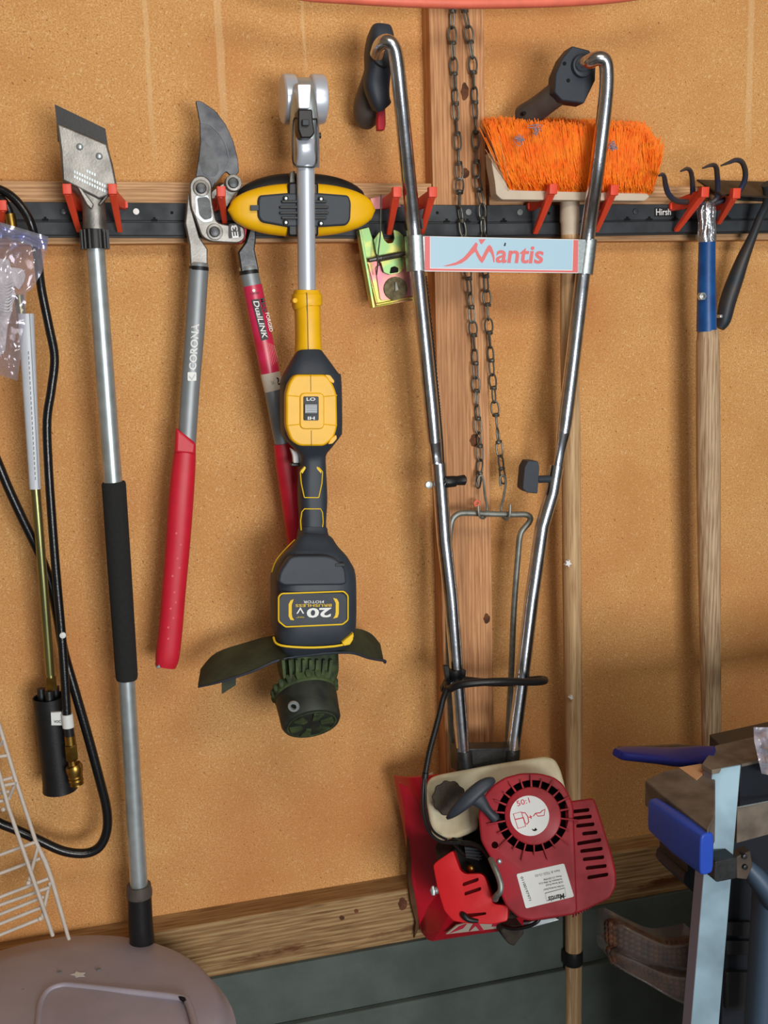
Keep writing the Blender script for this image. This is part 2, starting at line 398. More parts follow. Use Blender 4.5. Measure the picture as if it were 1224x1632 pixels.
M['fuzzb']=mat('brown_fuzz', C(130,120,92), .95, col2=C(96,88,66), vscale=160, bump=.002, bscale=400)
def bag_material(name, tint, op, rough=.12):
    m=bpy.data.materials.new(name); m.use_nodes=True; nt=m.node_tree; N=nt.nodes; L=nt.links; out=N['Material Output']; N.remove(N['Principled BSDF'])
    t=N.new('ShaderNodeBsdfTransparent'); t.inputs[0].default_value=tint
    g=N.new('ShaderNodeBsdfGlossy'); g.inputs['Roughness'].default_value=rough; g.inputs[0].default_value=(.8,.8,.9,1)
    df=N.new('ShaderNodeBsdfDiffuse'); df.inputs[0].default_value=(.62,.6,.68,1)
    a=N.new('ShaderNodeMixShader'); a.inputs[0].default_value=.4; L.new(df.outputs[0],a.inputs[1]); L.new(g.outputs[0],a.inputs[2])
    fr=N.new('ShaderNodeLayerWeight'); fr.inputs[0].default_value=.25
    mr=N.new('ShaderNodeMapRange'); mr.inputs[3].default_value=op; mr.inputs[4].default_value=min(1,op+.5); L.new(fr.outputs['Facing'], mr.inputs[0])
    b=N.new('ShaderNodeMixShader'); L.new(mr.outputs[0], b.inputs[0]); L.new(t.outputs[0], b.inputs[1]); L.new(a.outputs[0], b.inputs[2])
    L.new(b.outputs[0], out.inputs[0]); return m
M['bag']=bag_material('clear_bag_film', (.93,.92,.97,1), .16)
M['zipper']=bag_material('blue_zip_film', (.34,.46,.92,1), .35)

# ================================================================== the setting
RX0, RX1, RY, RZ = -1.9, 4.2, -3.7, 2.75
b=MB(); b.box((RX0,0,0),(RX1,.012,RZ)); struct(b,'wall_back',M['board'],flat=True)
b=MB(); b.box((RX0,RY,-.05),(RX1,.012,0)); struct(b,'floor',M['floor'],flat=True)
b=MB(); b.box((RX0,RY,RZ),(RX1,.012,RZ+.05)); struct(b,'ceiling',M['plaster'],flat=True)
b=MB(); b.box((RX0-.05,RY,0),(RX0,.012,RZ)); struct(b,'wall_left',M['plaster'],flat=True)
b=MB(); b.box((RX1,RY,0),(RX1+.05,.012,RZ)); struct(b,'wall_right',M['plaster'],flat=True)
STUD=.037
xl=U(690,300,STUD).x; xr=U(775,300,STUD).x
zs=U(486,1420,0).z                       # top of the sill
b=MB(); b.box((xl,-STUD,zs-.02),(xr,0,RZ)); tr1=struct(b,'trim_1',M['stud'],bevel=.0015)
zt=U(100,289,.034).z; zb=U(230,388,.034).z
b=MB(); b.box((RX0,-.034,zb),(xl-.001,0,zt)); struct(b,'trim_2',M['strip'],bevel=.001)
zb2=U(1000,384,.034).z
b=MB(); b.box((xr+.006,-.034,zb2),(RX1,0,zt-.002)); struct(b,'trim_3',M['strip'],bevel=.001)
zsb=U(486,1530,.05).z
def sill_stain(m):
    nt=m.node_tree; N=nt.nodes; L=nt.links; b=N['Principled BSDF']; old=b.inputs['Base Color'].links[0].from_socket
    tc=N.new('ShaderNodeTexCoord'); mp=N.new('ShaderNodeMapping'); mp.inputs['Scale'].default_value=(.35,1,1); L.new(tc.outputs['Object'],mp.inputs[0])
    n=N.new('ShaderNodeTexNoise'); n.inputs['Scale'].default_value=16; n.inputs['Detail'].default_value=7; n.inputs['Roughness'].default_value=.65; L.new(mp.outputs[0],n.inputs[0])
    sx=N.new('ShaderNodeSeparateXYZ'); L.new(tc.outputs['Object'],sx.inputs[0])
    z=N.new('ShaderNodeMapRange'); z.inputs[1].default_value=zsb+.008; z.inputs[2].default_value=zsb+.022; L.new(sx.outputs[2],z.inputs[0])
    z2=N.new('ShaderNodeMapRange'); z2.inputs[1].default_value=zsb+.024; z2.inputs[2].default_value=zsb+.075; z2.inputs[3].default_value=0; z2.inputs[4].default_value=.32; L.new(sx.outputs[2],z2.inputs[0])
    s=N.new('ShaderNodeMath'); s.operation='SUBTRACT'; L.new(n.outputs[0],s.inputs[0]); L.new(z2.outputs[0],s.inputs[1])
    r=N.new('ShaderNodeMapRange'); r.inputs[1].default_value=.46; r.inputs[2].default_value=.56; L.new(s.outputs[0],r.inputs[0])
    f=N.new('ShaderNodeMath'); f.operation='MULTIPLY'; L.new(r.outputs[0],f.inputs[0]); L.new(z.outputs[0],f.inputs[1])
    x=N.new('ShaderNodeMix'); x.data_type='RGBA'; x.inputs[7].default_value=C(92,52,24); L.new(old,x.inputs[6]); L.new(f.outputs[0],x.inputs[0]); L.new(x.outputs[2],b.inputs['Base Color'])
sill_stain(M['sill'])
b=MB(); b.box((RX0,-.050,zsb),(RX1,0,zs)); tr4=struct(b,'trim_4',M['sill'],bevel=.002)
b=MB(); b.box((RX0,-.056,0),(RX1,0,zsb)); 
cz=U(560,1607,.056).z
b2=MB(); b2.box((RX0,-.070,0),(RX1,-.056,cz)); struct(b,'wall_foundation',M['concrete'],flat=True); struct(b2,'trim_5',M['concrete'],bevel=.003)

M['knot']=mat('knot_wood',C(112,66,38),.8,col2=C(74,42,24),vscale=90)
for par,d,ks in ((tr1,STUD,((757,702,8,10),(776,986,5,8),(741,146,6,14),(742,276,6,8),(712,1100,4,6))),(tr4,.050,((642,1441,7,10),(545,1463,4,3.5),(568,1452,3.5,3)))):
    for u,v,a,b_ in ks:
        q=MB(); q.pprism([(u+a*(1+.12*math.sin(3*k))*math.cos(k*.45),v+b_*(1+.1*math.cos(5*k))*math.sin(k*.45)) for k in range(14)],d+.0009,d-.002); build(q,'knot',M['knot'],par)

# ================================================================== the rail, in two lengths
def rail(x0px, x1px, vt0, vt1, vb0, vb1, label, bolts, notches, brand=False):
    t=thing('tool_rail', label, 'tool rail', U((x0px+x1px)/2, 350, .05), 'wall tool rails')
    def v(p0,p1,u): return p0+(p1-p0)*(u-x0px)/(x1px-x0px)
    mid=lambda u: (v(vt0,vt1,u)*.46+v(vb0,vb1,u)*.54)
    q=MB(); q.pprism([(x0px,vt0),(x1px,vt1),(x1px,mid(x1px)-1.5),(x0px,mid(x0px)-1.5)], .048,.0365); build(q,'upper_strip',M['railp'],t,bevel=.001)
    q=MB(); q.pprism([(x0px,mid(x0px)+.5),(x1px,mid(x1px)+.5),(x1px,vb1-3),(x0px,vb0-3)], .051,.0365); build(q,'lower_strip',M['railp'],t,bevel=.0015)
    q=MB(); q.pprism([(x0px,mid(x0px)-3),(x1px,mid(x1px)-3),(x1px,mid(x1px)+2),(x0px,mid(x0px)+2)], .0455,.0365)
    q.pprism([(x0px,vb0-4),(x1px,vb1-4),(x1px,vb1),(x0px,vb0)], .047,.0365); build(q,'groove',M['raildk'],t)
    for u in notches:
        q=MB(); y=mid(u); q.pprism([(u-5,y-4),(u-2,y-4),(u-2,y-7),(u+2,y-7),(u+2,y-4),(u+5,y-4),(u+5,y-1),(u-5,y-1)], .0486,.044); build(q,'notch',M['darkhole'],t)
    for (u,vv,mm) in bolts:
        q=MB(); r=5 if mm!='darkhole' else 2.6
        q.pdisc(u,vv,.0505 if mm!='darkhole' else .0484,.044,r,18,.0006); build(q,'bolt' if mm!='darkhole' else 'screw_hole',M[mm],t)
    return t
rl=rail(-60,772,321,327,378,380,'dark plastic wall rail left of the stud joint, behind the loppers',
     [(101,337,'dsteel'),(217,337,'white'),(274,339,'darkhole'),(697,339,'darkhole'),(747,338,'greyprint')],[72,246,330,712,745])
rr=rail(776,1290,327,324,379,370,'dark plastic wall rail right of the stud joint, with small white lettering',
     [(829,338,'greyprint'),(1014,337,'railp'),(875,340,'darkhole'),(1160,332,'darkhole')],[803,905,1000,1035,1076,1160])
q=MB(); q.pprism([(1043,331),(1076,331),(1076,345),(1043,345)],.0486,.046); lp=build(q,'name_plate',M['black'],rr,label='small black name plate')
writing('Hirsh',(1045.5,343),(1069,342.5),10,.0487,M['white'],lp,bold=.012)

# ------------------------------------------------------------------ red clips
def clip(top, bot, back, label, w=6.5):
    """arm end block (stands out toward the room), tip on the rail, root on the rail"""
    t=thing('tool_clip', label, 'clip', U(back[0],back[1],.052), 'red tool clips on the wall rail')
    D=.128
    T=U(*top,D); B=U(*bot,.060); K=U(*back,.050)
    s=px(*top,D)*w; dx=Vector((1,0,0))
    q=MB()
    ax=(B-T).normalized(); nrm=ax.cross(dx).normalized()
    q.loft([(T-ax*s*.2, dx*s, nrm*s*.9),(T+(B-T)*.5, dx*s*.85, nrm*s*.7),(B, dx*s*.7, nrm*s*.5)], 4*3, 6)
    # raised rib along the middle
    q.loft([(T+(B-T)*.08+nrm*0+Vector((0,-s*.9,0)), dx*s*.22, nrm*s*.35),(B+Vector((0,-s*.5,0)), dx*s*.2, nrm*s*.25)], 8, 6)
    build(q,'slanting_bar',M['redclip'],t,bevel=.0006)
    q=MB(); q.loft([(T+Vector((0,-s*.5,s*1.5)), dx*s*1.1, Vector((0,s*.9,0))),(T+Vector((0,-s*.3,-s*.9)), dx*s*1.1, Vector((0,s*.9,0)))], 12, 8)
    build(q,'end_block',M['redclip'],t,bevel=.0008)
    q=MB(); q.loft([(K, dx*s*.9, Vector((0,0,s*1.2))),(K.lerp(T,.5)-Vector((0,0,s*.3)), dx*s*.35, Vector((0,0,s*1.7))),(T, dx*s*.35, Vector((0,0,s*1.2)))], 12, 6)
    build(q,'upper_strut',M['redclip'],t)
    q=MB(); q.loft([(K+Vector((0,0,0)), dx*s*1.2, Vector((0,0,s*.8))),(K+Vector((0,-.006,0)), dx*s*1.2, Vector((0,0,s*.8)))],12,8); build(q,'foot',M['redclip'],t)
    return t
for a in [((4,330),(0,372),(0,332),'red plastic rail clip at the left edge, behind the black hose'),
          ((107,304),(126,368),(127,330),'red plastic clip left of the scraper neck'),
          ((179,304),(191,368),(196,327),'red plastic clip right of the scraper neck'),
          ((352,308),(358,354),(341,330),'red plastic clip behind the lopper head, beside the yellow trimmer guide'),
          ((631,309),(620,372),(610,327),'red plastic clip left of the chrome tiller tube, above the metal trap'),
          ((688,309),(672,371),(664,328),'red plastic clip right of the left chrome tiller tube, on the stud edge'),
          ((879,304),(853,371),(846,329),'red plastic clip left of the broom handle'),
          ((976,306),(950,368),(950,331),'red plastic clip right of the broom handle, behind the right chrome tube'),
          ((1120,309),(1078,367),(1072,329),'red plastic clip left of the foil-wrapped rake neck'),
          ((1170,311),(1145,355),(1140,329),'red plastic clip right of the foil-wrapped rake neck')]: clip(*a)

# ================================================================== scraper
t=thing('floor_scraper','long-handled floor scraper with a black blade edge and foam grip','scraper',U(215,1520,.09))
dS=.115
q=MB(); q.pprism([(87,166),(168,205),(172,232),(172,262),(92,225),(90,193)], dS-.004,dS-.007); build(q,'blade',M['black'],t,label='black scraper blade')
q=MB(); q.pprism([(90,195),(171,229),(180,262),(187,298),(180,309),(158,318),(120,298),(99,288),(96,240)], dS+.006,dS-.010); build(q,'blade_holder',M['cast'],t,bevel=.003,seg=3)
h=t.children[-1]
for u,v in ((127,234),(158,249)):
    q=MB(); q.ball(U(u,v,dS+.006),((.0048,0,0),(0,0,.0048),(0,-.0025,0)),14,6); build(q,'rivet',M['steel'],h)
q=MB()
for i in range(3):
    for k in range(14 if i else 4):
        u0=118+k*4.0+(20 if i==0 else 0); v0=263+i*8+k*1.9+(7 if i==0 else 0)
        q.pprism([(u0,v0),(u0+2.4,v0+1),(u0+2.4,v0+5.4),(u0,v0+4.4)],dS+.0068,dS+.004)
build(q,'embossed_rows',M['steel'],h,label='raised worn maker marks')
q=MB(); q.ploft([(140,288,.108,34,.010),(146,306,.106,24,.012),(148,322,.104,19,.015),(150,338,.102,18,.0175),(151,370,.102,18.5,.0175)],28,2.4,k=4); build(q,'neck',M['cast'],t)
q=MB(); q.pprism([(122,296),(130,300),(150,326),(146,334),(138,326)],.1225,.108); q.pprism([(168,312),(175,309),(160,328),(156,326)],.1225,.108); build(q,'neck_rib',M['cast'],t,bevel=.0015)
q=MB(); q.ploft([(150.5,366,.102,19,.019),(151,382,.102,19.5,.0195),(152,397,.102,18.5,.019)],32,2.0)
for k in range(16):
    a=2*math.pi*k/16; c=U(151,382,.102)
    q.box((c.x+.0185*math.cos(a)-.0012,c.y+.0185*math.sin(a)-.0012,c.z-.013),(c.x+.0185*math.cos(a)+.0012,c.y+.0185*math.sin(a)+.0012,c.z+.013))
build(q,'collar',M['black'],t)
q=MB(); q.ptube([(152,392,.102,14.5),(180,768,.098,14.5),(202,1085,.094,13),(222,1420,.09,14)],14,28); build(q,'pole',M['steel'],t)
q=MB(); q.ptube([(181,768,.098,17.5),(181.3,771,.098,19),(190,900,.0965,18.6),(202,1078,.094,17.4),(202.3,1083,.094,16)],19,32); build(q,'foam_grip',M['foam'],t,label='black foam grip')
q=MB(); q.ptube([(221,1410,.09,19),(222,1422,.09,20.5),(222.4,1428,.09,20)],19,28); build(q,'grip_collar',M['grip'],t)
q=MB(); q.ptube([(222,1424,.09,19),(224,1470,.09,19),(227,1508,.09,19.5),(227.5,1516,.09,17),(228,1520,.09,10)],19,28); build(q,'end_grip',M['black'],t)

# ================================================================== loppers
t=thing('bypass_lopper','bypass lopper with red rubber grips, grey tubes and curved grey blade','lopper',U(270,1060,.08))
def c1(*p): return [(x/2.914,y/2.914+140) for x,y in p]
q=MB(); q.pprism(rounded(c1((908,58),(935,62),(1000,105),(1050,172),(1085,250),(1105,330),(1110,392),(1085,420),(1050,388),(1000,440),(985,470),(905,440),(922,330),(930,250),(928,160)),3), .084,.078); bl=build(q,'blade',M['bladesteel'],t,bevel=.0012,label='curved dark steel blade')
q=MB(); P=[U(x/2.914,y/2.914+140,.0845) for x,y in ((930,160),(985,180),(1040,250),(1062,330),(1040,385),(1000,440))]; q.tube(smooth(P,5),.0009,6); build(q,'bevel_line',M['steel'],bl)
q=MB(); q.pprism(rounded(c1((940,235),(1000,300),(1020,380),(1000,415),(940,400),(925,330)),6), .0846,.083); build(q,'worn_patch',M['dsteel'],bl)
q=MB(); q.pprism(rounded(c1((975,515),(985,480),(1045,440),(1070,405),(1112,408),(1122,470),(1090,490),(1050,560),(1045,500),(1010,515)),5), .080,.070); build(q,'counter_hook',M['cast'],t,bevel=.0015)
q=MB(); q.pprism(rounded(c1((880,440),(905,410),(950,405),(985,440),(985,520),(1005,625),(1065,638),(1135,640),(1140,700),(1110,722),(975,715),(935,690),(905,600),(885,560)),8), .092,.080); pl=build(q,'link_plate',M['cast'],t,bevel=.002,seg=3)
q=MB(); q.pprism(rounded(c1((915,510),(960,505),(975,520),(985,605),(950,615),(925,590)),4), .0928,.090); build(q,'plate_recess',M['dsteel'],pl)
q=MB(); q.pprism(rounded(c1((905,500),(968,495),(992,620),(945,628),(908,595)),5), .0922,.090); build(q,'plate_rib',M['steel'],pl,bevel=.0005)
for x,y in ((935,465),(1085,440),(998,668)):
    u,v=x/2.914,y/2.914+140
    q=MB(); q.pdisc(u,v,.095,.080,13,28,.001); n=build(q,'pivot_washer',M['cast'],t)
    q=MB(); q.pdisc(u,v,.099,.090,8.5,28,.0015); build(q,'pivot_bolt',M['dsteel'],n)
q=MB(); q.pprism(rounded(c1((1062,632),(1112,628),(1122,690),(1062,700)),3), .0935,.090); lp=build(q,'badge',M['black'],pl,label='black badge with white figures')
writing('E3',(1108/2.914,696/2.914+140),(1100/2.914,636/2.914+140),10,.0936,M['white'],lp,bold=.02)
q=MB(); q.pprism(c1((1100,650),(1150,640),(1140,700),(1120,722),(1085,722)), .0825,.070); build(q,'bumper',M['redgrip'],t,bevel=.001,label='red rubber bumper')
q=MB(); q.pprism([(300,306),(304,326),(309,346),(318,378),(331,397),(331,428),(304,428),(302,390),(295,356)], .086,.071); build(q,'arm',M['cast'],t,bevel=.0018,seg=3)
q=MB(); q.pprism([(399,362),(408,364),(408,382),(406,397),(413,431),(385,434),(380,402),(392,386)], .080,.064); build(q,'arm',M['dsteel'],t,bevel=.0018,seg=3)
def arm_collar(u,v,du,d):
    q=MB(); q.ptube([(u-du*.1,v-3,d,14),(u,v,d,15.5),(u+du*.1,v+3,d,14.5)],15,24); build(q,'ferrule',M['steel'],t)
    q=MB(); q.ptube([(u+du*.1,v+3,d,15.6),(u+du*.4,v+9,d,15.8)],15,24); build(q,'seal_ring',M['black'],t)
arm_collar(317,422,-.6,.078); arm_collar(396,428,3,.070)
q=MB(); q.ploft([(316.5,430,.078,15.7,.0125),(311,520,.078,15.5,.012),(303,620,.078,15,.0115),(297,716,.078,14.5,.011)],24,2.3); lg=build(q,'handle_tube',M['lopgrey'],t)
q=MB(); P=[(282,683),(313,707)]
q.ploft([(296,706,.079,15.8,.0128),(293,740,.079,18.5,.0145),(288,800,.080,20,.016),(283,870,.080,19.5,.016),(277,940,.080,19,.016),(272,1000,.080,19,.0155),(267,1045,.080,19,.015),(264,1062,.080,16,.012)],28,2.4,k=4); rg=build(q,'red_grip',M['redgrip'],t)
q=MB(); q.pprism([(281,682),(313,707),(311,725),(279,722)],.0935,.0655); build(q,'grip_collar',M['redgrip'],rg,bevel=.004,seg=3)
q=MB(); q.pprism([(248,1064),(254,1066),(284,1046),(286,1038),(280,1040),(256,1057)],.0905,.066); build(q,'end_edge',M['lopgrey'],rg,bevel=.001)
for u,v in ((281,850),(275,918),(272,970),(278,944),(283,890),(268,1000),(288,868),(268,1018),(286,905),(280,960),(276,985)):
    q=MB(); q.pdisc(u,v,.0965,.0925,1.9,10); build(q,'grip_dot',M['redlight'],rg)
writing('CORONA',(312,590),(317,516),11,.0905,M['white'],lg,wrap=.0128,wrapc=-4,bold=.03)
q=MB(); q.pprism(rrect(299,593,313,607,2),.0908,.085); lq=build(q,'logo_square',M['white'],lg)
q=MB(); q.pprism([(301,598),(306,603),(311,595),(311,598.5),(306,606),(301,601.5)],.0911,.0905); build(q,'logo_tick',M['lopgrey'],lq)
q=MB(); q.ploft([(397,434,.070,15,.0125),(411,500,.070,15,.012),(430,590,.070,15,.0115),(447,680,.068,15,.011),(455,722,.066,14.5,.011)],24,2.3); lr=build(q,'handle_tube',M['lopgrey'],t)
q=MB(); q.ploft([(402,455,.070,15.5,.0130),(411,500,.070,15.6,.0125),(430,590,.070,15.6,.0121),(433,606,.070,15.5,.0119)],24,2.3); lb=build(q,'wrap_label',M['pinklabel'],lr,label='pink wrap label with black and white lettering')
q=MB(); q.ploft([(430.5,594,.0702,16,.0123),(433,606,.0702,16,.0121),(437,622,.0702,15.8,.0121)],24,2.3); lc=build(q,'size_panel',M['creamlabel'],lb)
q=MB(); q.pprism([(401,478),(413,476),(428,540),(417,543)],.0836,.076); lk=build(q,'name_block',M['blackprint'],lb)
writing('DualLINK',(403.5,480),(418.5,540),8.5,.0839,M['white'],lk,bold=.01,shear=.2)
writing('MAX',(414.5,476),(420,499),7,.0838,M['blackprint'],lb,bold=.02)
writing('FORGED',(423,499),(430,529),5.5,.0836,M['white'],lb,bold=.01)
writing('CORONA',(399,470.5),(414,467.5),3,.0836,M['blackprint'],lb)
q=MB(); q.pdisc(404.5,463,.0838,.080,2.5,14); build(q,'logo_disc',M['white'],lb)
writing('2',(440,614),(447.5,612),12,.0812,M['blackprint'],lc,bold=.02)
writing('SK',(433,613.5),(438.5,612),6,.0822,M['greyprint'],lc)
q=MB()
for k in range(6):
    u0=424+k*2.4
    q.pprism([(u0,545+k*1.0),(u0+.7,545+k),(u0+7.5,585-k*2),(u0+6.8,585-k*2)],.0832-.0004*abs(k-2),.080)
build(q,'small_print',M['signpink'],lb)
q=MB(); q.ploft([(452,706,.068,16,.0128),(458,745,.066,18,.014),(468,800,.066,19.5,.015),(480,880,.066,19.5,.015),(492,960,.066,19.5,.015),(504,1035,.066,18,.013)],28,2.4,k=4); build(q,'red_grip',M['redgrip'],t)

# ================================================================== string trimmer, folded
t=thing('string_trimmer','black and yellow battery string trimmer hanging head down, folded','trimmer',U(495,1175,.16))
# top hinge: two silver drums
q=MB()
def drum(u0,u1,vc,rpx,d):
    s=px(483,vc,d); c0=U(u0,vc,d); c1_=U(u1,vc,d); L=(c1_-c0)
    R=rpx*s
    q.lathe(c0,(1,0,0),[(R*.9,0),(R*.985,L.x*.10),(R,L.x*.3),(R,L.x*.8),(R*.97,L.x)],36)
dm=.10
drum(449,470,158,38,dm); drum(494,516,158,38,dm); build(q,'hinge_drum',M['alu'],t,bevel=.0008)
q=MB(); c0=U(468,158,dm); c1_=U(497,158,dm); q.lathe(c0,(1,0,0),[(33*px(483,158,dm),0),(33*px(483,158,dm),c1_.x-c0.x)],32); build(q,'hinge_core',M['steel'],t)
q=MB(); q.ploft([(482,150,.125,18,.020),(483,170,.135,20,.026),(485,200,.13,21,.028),(487,240,.124,20.5,.026),(488,267,.120,19.5,.022)],28,3.2,k=3); sl=build(q,'hinge_sleeve',M['steel'],t)
q=MB(); q.pprism(rounded([(474,134),(496,134),(494,173),(476,173)],3),.170,.140); build(q,'strap',M['alu'],t,bevel=.002)
q=MB(); q.pprism(rounded([(475,174),(498,174),(499,190),(502,212),(496,220),(480,220),(475,206)],3),.176,.150); build(q,'latch',M['black'],t,bevel=.002)
q=MB(); q.pprism(rounded([(482,190),(493,190),(493,200),(482,200)],1.5),.182,.170); build(q,'latch_button',M['navy'],t,bevel=.001)
q=MB(); q.ptube([(469,262,.150),(466.5,240,.156),(468,192,.165),(478,190,.172),(500,190,.172),(505,194,.165),(505,240,.156),(503,264,.150),(488,266,.152)],1.4,8,k=4,closed=True); build(q,'wire_bail',M['dsteel'],t)
q=MB(); q.ploft([(487,222,.150,16,.006),(487,236,.152,14,.008),(488,252,.148,15.5,.006),(488,262,.142,17,.005)],20,2.6,k=3); build(q,'sleeve_ridge',M['alu'],t)
q=MB(); q.ptube([(503,216,.14,5),(511,216,.14,4.6)],4,16); build(q,'pivot_screw',M['black'],t)
# silver pole
q=MB(); q.ptube([(487,262,.135,14.5),(489,470,.130,14.2)],14,28); build(q,'pole',M['alu'],t,label='silver upper pole')
q=MB(); q.pprism(rounded([(463,274),(470,272),(470,292),(462,292)],2),.110,.09); build(q,'pole_clip',M['rod'],t,bevel=.001)
# guide wheel housing behind the pole
q=MB(); ce=U(481,324,.090); s=px(481,324,.075)
secs=[]
for i in range(25):
    x=-1+2*i/24; w=max(.02,(1-abs(x)**2.3)**.5)
    secs.append((ce+Vector((x*108*s,0,0)), Vector((0,0,46*s*w)), Vector((0,.018*w**.7,0))))
q.loft(secs,28,2.2); build(q,'guide_back',M['black'],t,label='black rounded rear of the edge guide')
q=MB(); ce=U(482.5,335,.106); s=px(482,334,.098); secs=[]
for i in range(31):
    x=-1+2*i/30; w=max(.02,(1-abs(x)**2.2)**.5)
    secs.append((ce+Vector((x*119*s,0,0)), Vector((0,0,41*s*w)), Vector((0,.020*w**.6,0))))
q.loft(secs,32,2.8); yg=build(q,'guide_shell',M['yellow'],t,label='yellow oval edge guide shell')
q=MB(); q.pprism(rrect(459,290,508,377,6),.1275,.09); build(q,'guide_band',M['black'],t,bevel=.003)
q=MB(); q.pprism(rounded([(414,311),(460,307),(505,307),(556,311),(560,322),(559,350),(553,359),(505,362),(460,362),(417,354),(411,345),(411,318)],5),.1285,.11); gp=build(q,'guide_plate',M['navy'],t,bevel=.003,seg=3)
for u0,u1 in ((446,478),(498,524)):
    for v0,v1 in ((319,323),(328,332),(337,341),(345,349)):
        q=MB(); q.pprism(rrect(u0+(3 if v0 in(319,345) else 0),v0,u1-(3 if v0 in(319,345) else 0),v1,1.8),.134,.125); build(q,'guide_rib',M['black'],gp,bevel=.0006)
for u,v in ((456,316),(512,317),(456,354.5),(512,356)):
    q=MB(); q.pdisc(u,v,.1345,.125,4.2,16,.0008); sc=build(q,'screw_boss',M['black'],gp)
    q=MB(); q.pdisc(u,v,.1353,.133,2,12); build(q,'screw',M['steel'],sc)
q=MB(); q.pprism([(400,327),(412,327),(412,335),(400,335)],.1292,.12); build(q,'guide_slot',M['navy'],yg)
# yellow neck and control body
q=MB(); q.ploft([(489,463,.128,20,.020),(489,469,.128,21.5,.022),(489,470,.128,23.5,.024),(489,487,.128,23.5,.024),(489.5,489,.128,21,.022),(490,500,.13,20,.022),(491,540,.13,20,.022),(491.5,562,.13,22,.022),(492.5,575,.13,28,.024),(493.5,590,.13,37,.024),(494.5,600,.13,41,.024)],32,2.6,k=2); yn=build(q,'yellow_neck',M['yellow'],t)
q=MB(); q.ptube([(489,466,.1535,.55),(490,500,.1525,.5),(491.5,566,.1525,.5)],.5,6); build(q,'mould_seam',M['navy'],yn)
for u in (470.5,508):
    q=MB(); q.pdisc(u,479,.146,.128,4.2,16,.001); build(q,'neck_boss',M['yellow'],yn)
q=MB(); q.ploft([(491,562,.135,20,.022),(492.5,583,.139,34,.030),(494,603,.141,46.5,.035),(495,612,.142,47.5,.036),(495.5,650,.142,48,.036),(496,684,.142,47.5,.036),(496,693,.142,45.5,.035),(496.5,709,.140,32,.030),(497,722,.138,21.5,.025),(497.5,738,.137,20,.024),(497.5,775,.137,22,.024),(498,800,.137,22,.024),(498,830,.137,20,.024),(498,856,.138,21,.024)],36,3.4,k=3); bd=build(q,'control_body',M['navy'],t)
yp=rounded([(470,597),(521,597),(531,612),(537,628),(538,680),(533,697),(518,711),(477,711),(464,702),(456,680),(456,628),(461,610)],7)
q=MB(); q.pprism(yp,.184,.165); pd=build(q,'yellow_pad',M['yellow'],t,bevel=.003,seg=3)
q=MB(); q.pprism(rrect(478,626,517,684,9),.1865,.180); build(q,'switch_surround',M['yellow'],pd,bevel=.0015)
for a,b_ in (((458,630),(480,632)),((515,632),(537,630)),((458,678),(480,676)),((515,676),(537,678))):
    q=MB(); q.ptube([(a[0],a[1],.1838,1),(b_[0],b_[1],.1838,1)],1,6); build(q,'pad_ridge',M['yellow'],pd)
q=MB(); q.ptube([(495,598,.1840),(495.3,624,.1840)],.5,6); q.ptube([(496,686,.1840),(496.2,710,.1840)],.5,6); build(q,'mould_seam',M['navy'],pd)
q=MB(); q.pprism(rrect(484,632,508,670,2),.1885,.182); sw=build(q,'speed_switch',M['railp'],pd,bevel=.0006)
q=MB(); q.pprism(rrect(486,644,506,659,1),.1915,.186)
build(q,'switch_slider',M['lopgrey'],sw,bevel=.0008)
q=MB()
for k in range(5): q.pprism([(488,645.5+k*2.8),(505,645.5+k*2.8),(505,646.7+k*2.8),(488,646.7+k*2.8)],.1922,.19)
build(q,'slider_ridge',M['greyprint'],sw)
writing('LO',(488.5,638.5),(502.5,638.5),5,.1888,M['white'],sw,bold=.02)
writing('HI',(501.5,664),(490.5,664),5,.1888,M['white'],sw,bold=.02)
for P in ([(518,597),(526,598),(533,607),(532,611),(526,608)],[(523,708),(528,699),(536,693),(537,699),(530,707)]):
    q=MB(); q.pprism(rounded(P,2),.1845,.17); build(q,'pad_tab',M['yellow'],pd,bevel=.001)
def line(pts, d, r=1.0, nm='yellow_line', par=None, closed=False):
    q=MB(); q.ptube([(u,v,dd) for (u,v),dd in zip(pts,d if hasattr(d,'__len__') else [d]*len(pts))],r,6,closed=closed); build(q,nm,M['dyellow'],par or bd)
line(rounded([(482,757),(485,752),(478.5,752),(480,770),(485,793),(508,793),(513,770),(514,752),(508,745)],1.5)[9:],.1605,.9)
for P in ([(479,751),(486,743),(487.5,746),(482,755)],[(505,743),(512,751),(512,755),(505,747)]):
    q=MB(); q.pprism(rounded(P,1),.161,.155); build(q,'yellow_mark',M['dyellow'],bd)
line([(480,845),(479,830),(481,816),(485,811),(511,811),(514,817),(515,832),(513,847)],.1605,.9)
# trigger guard showing at the left
q=MB(); q.pprism([(463,714),(478,724),(479,738),(468,738),(467,726)],.128,.118); build(q,'trigger',M['white'],t,bevel=.001,label='pale trigger lever')
q=MB(); q.pprism([(464,738),(480,739),(480,744),(464,743)],.13,.118); build(q,'trigger_guard',M['black'],t,bevel=.001)
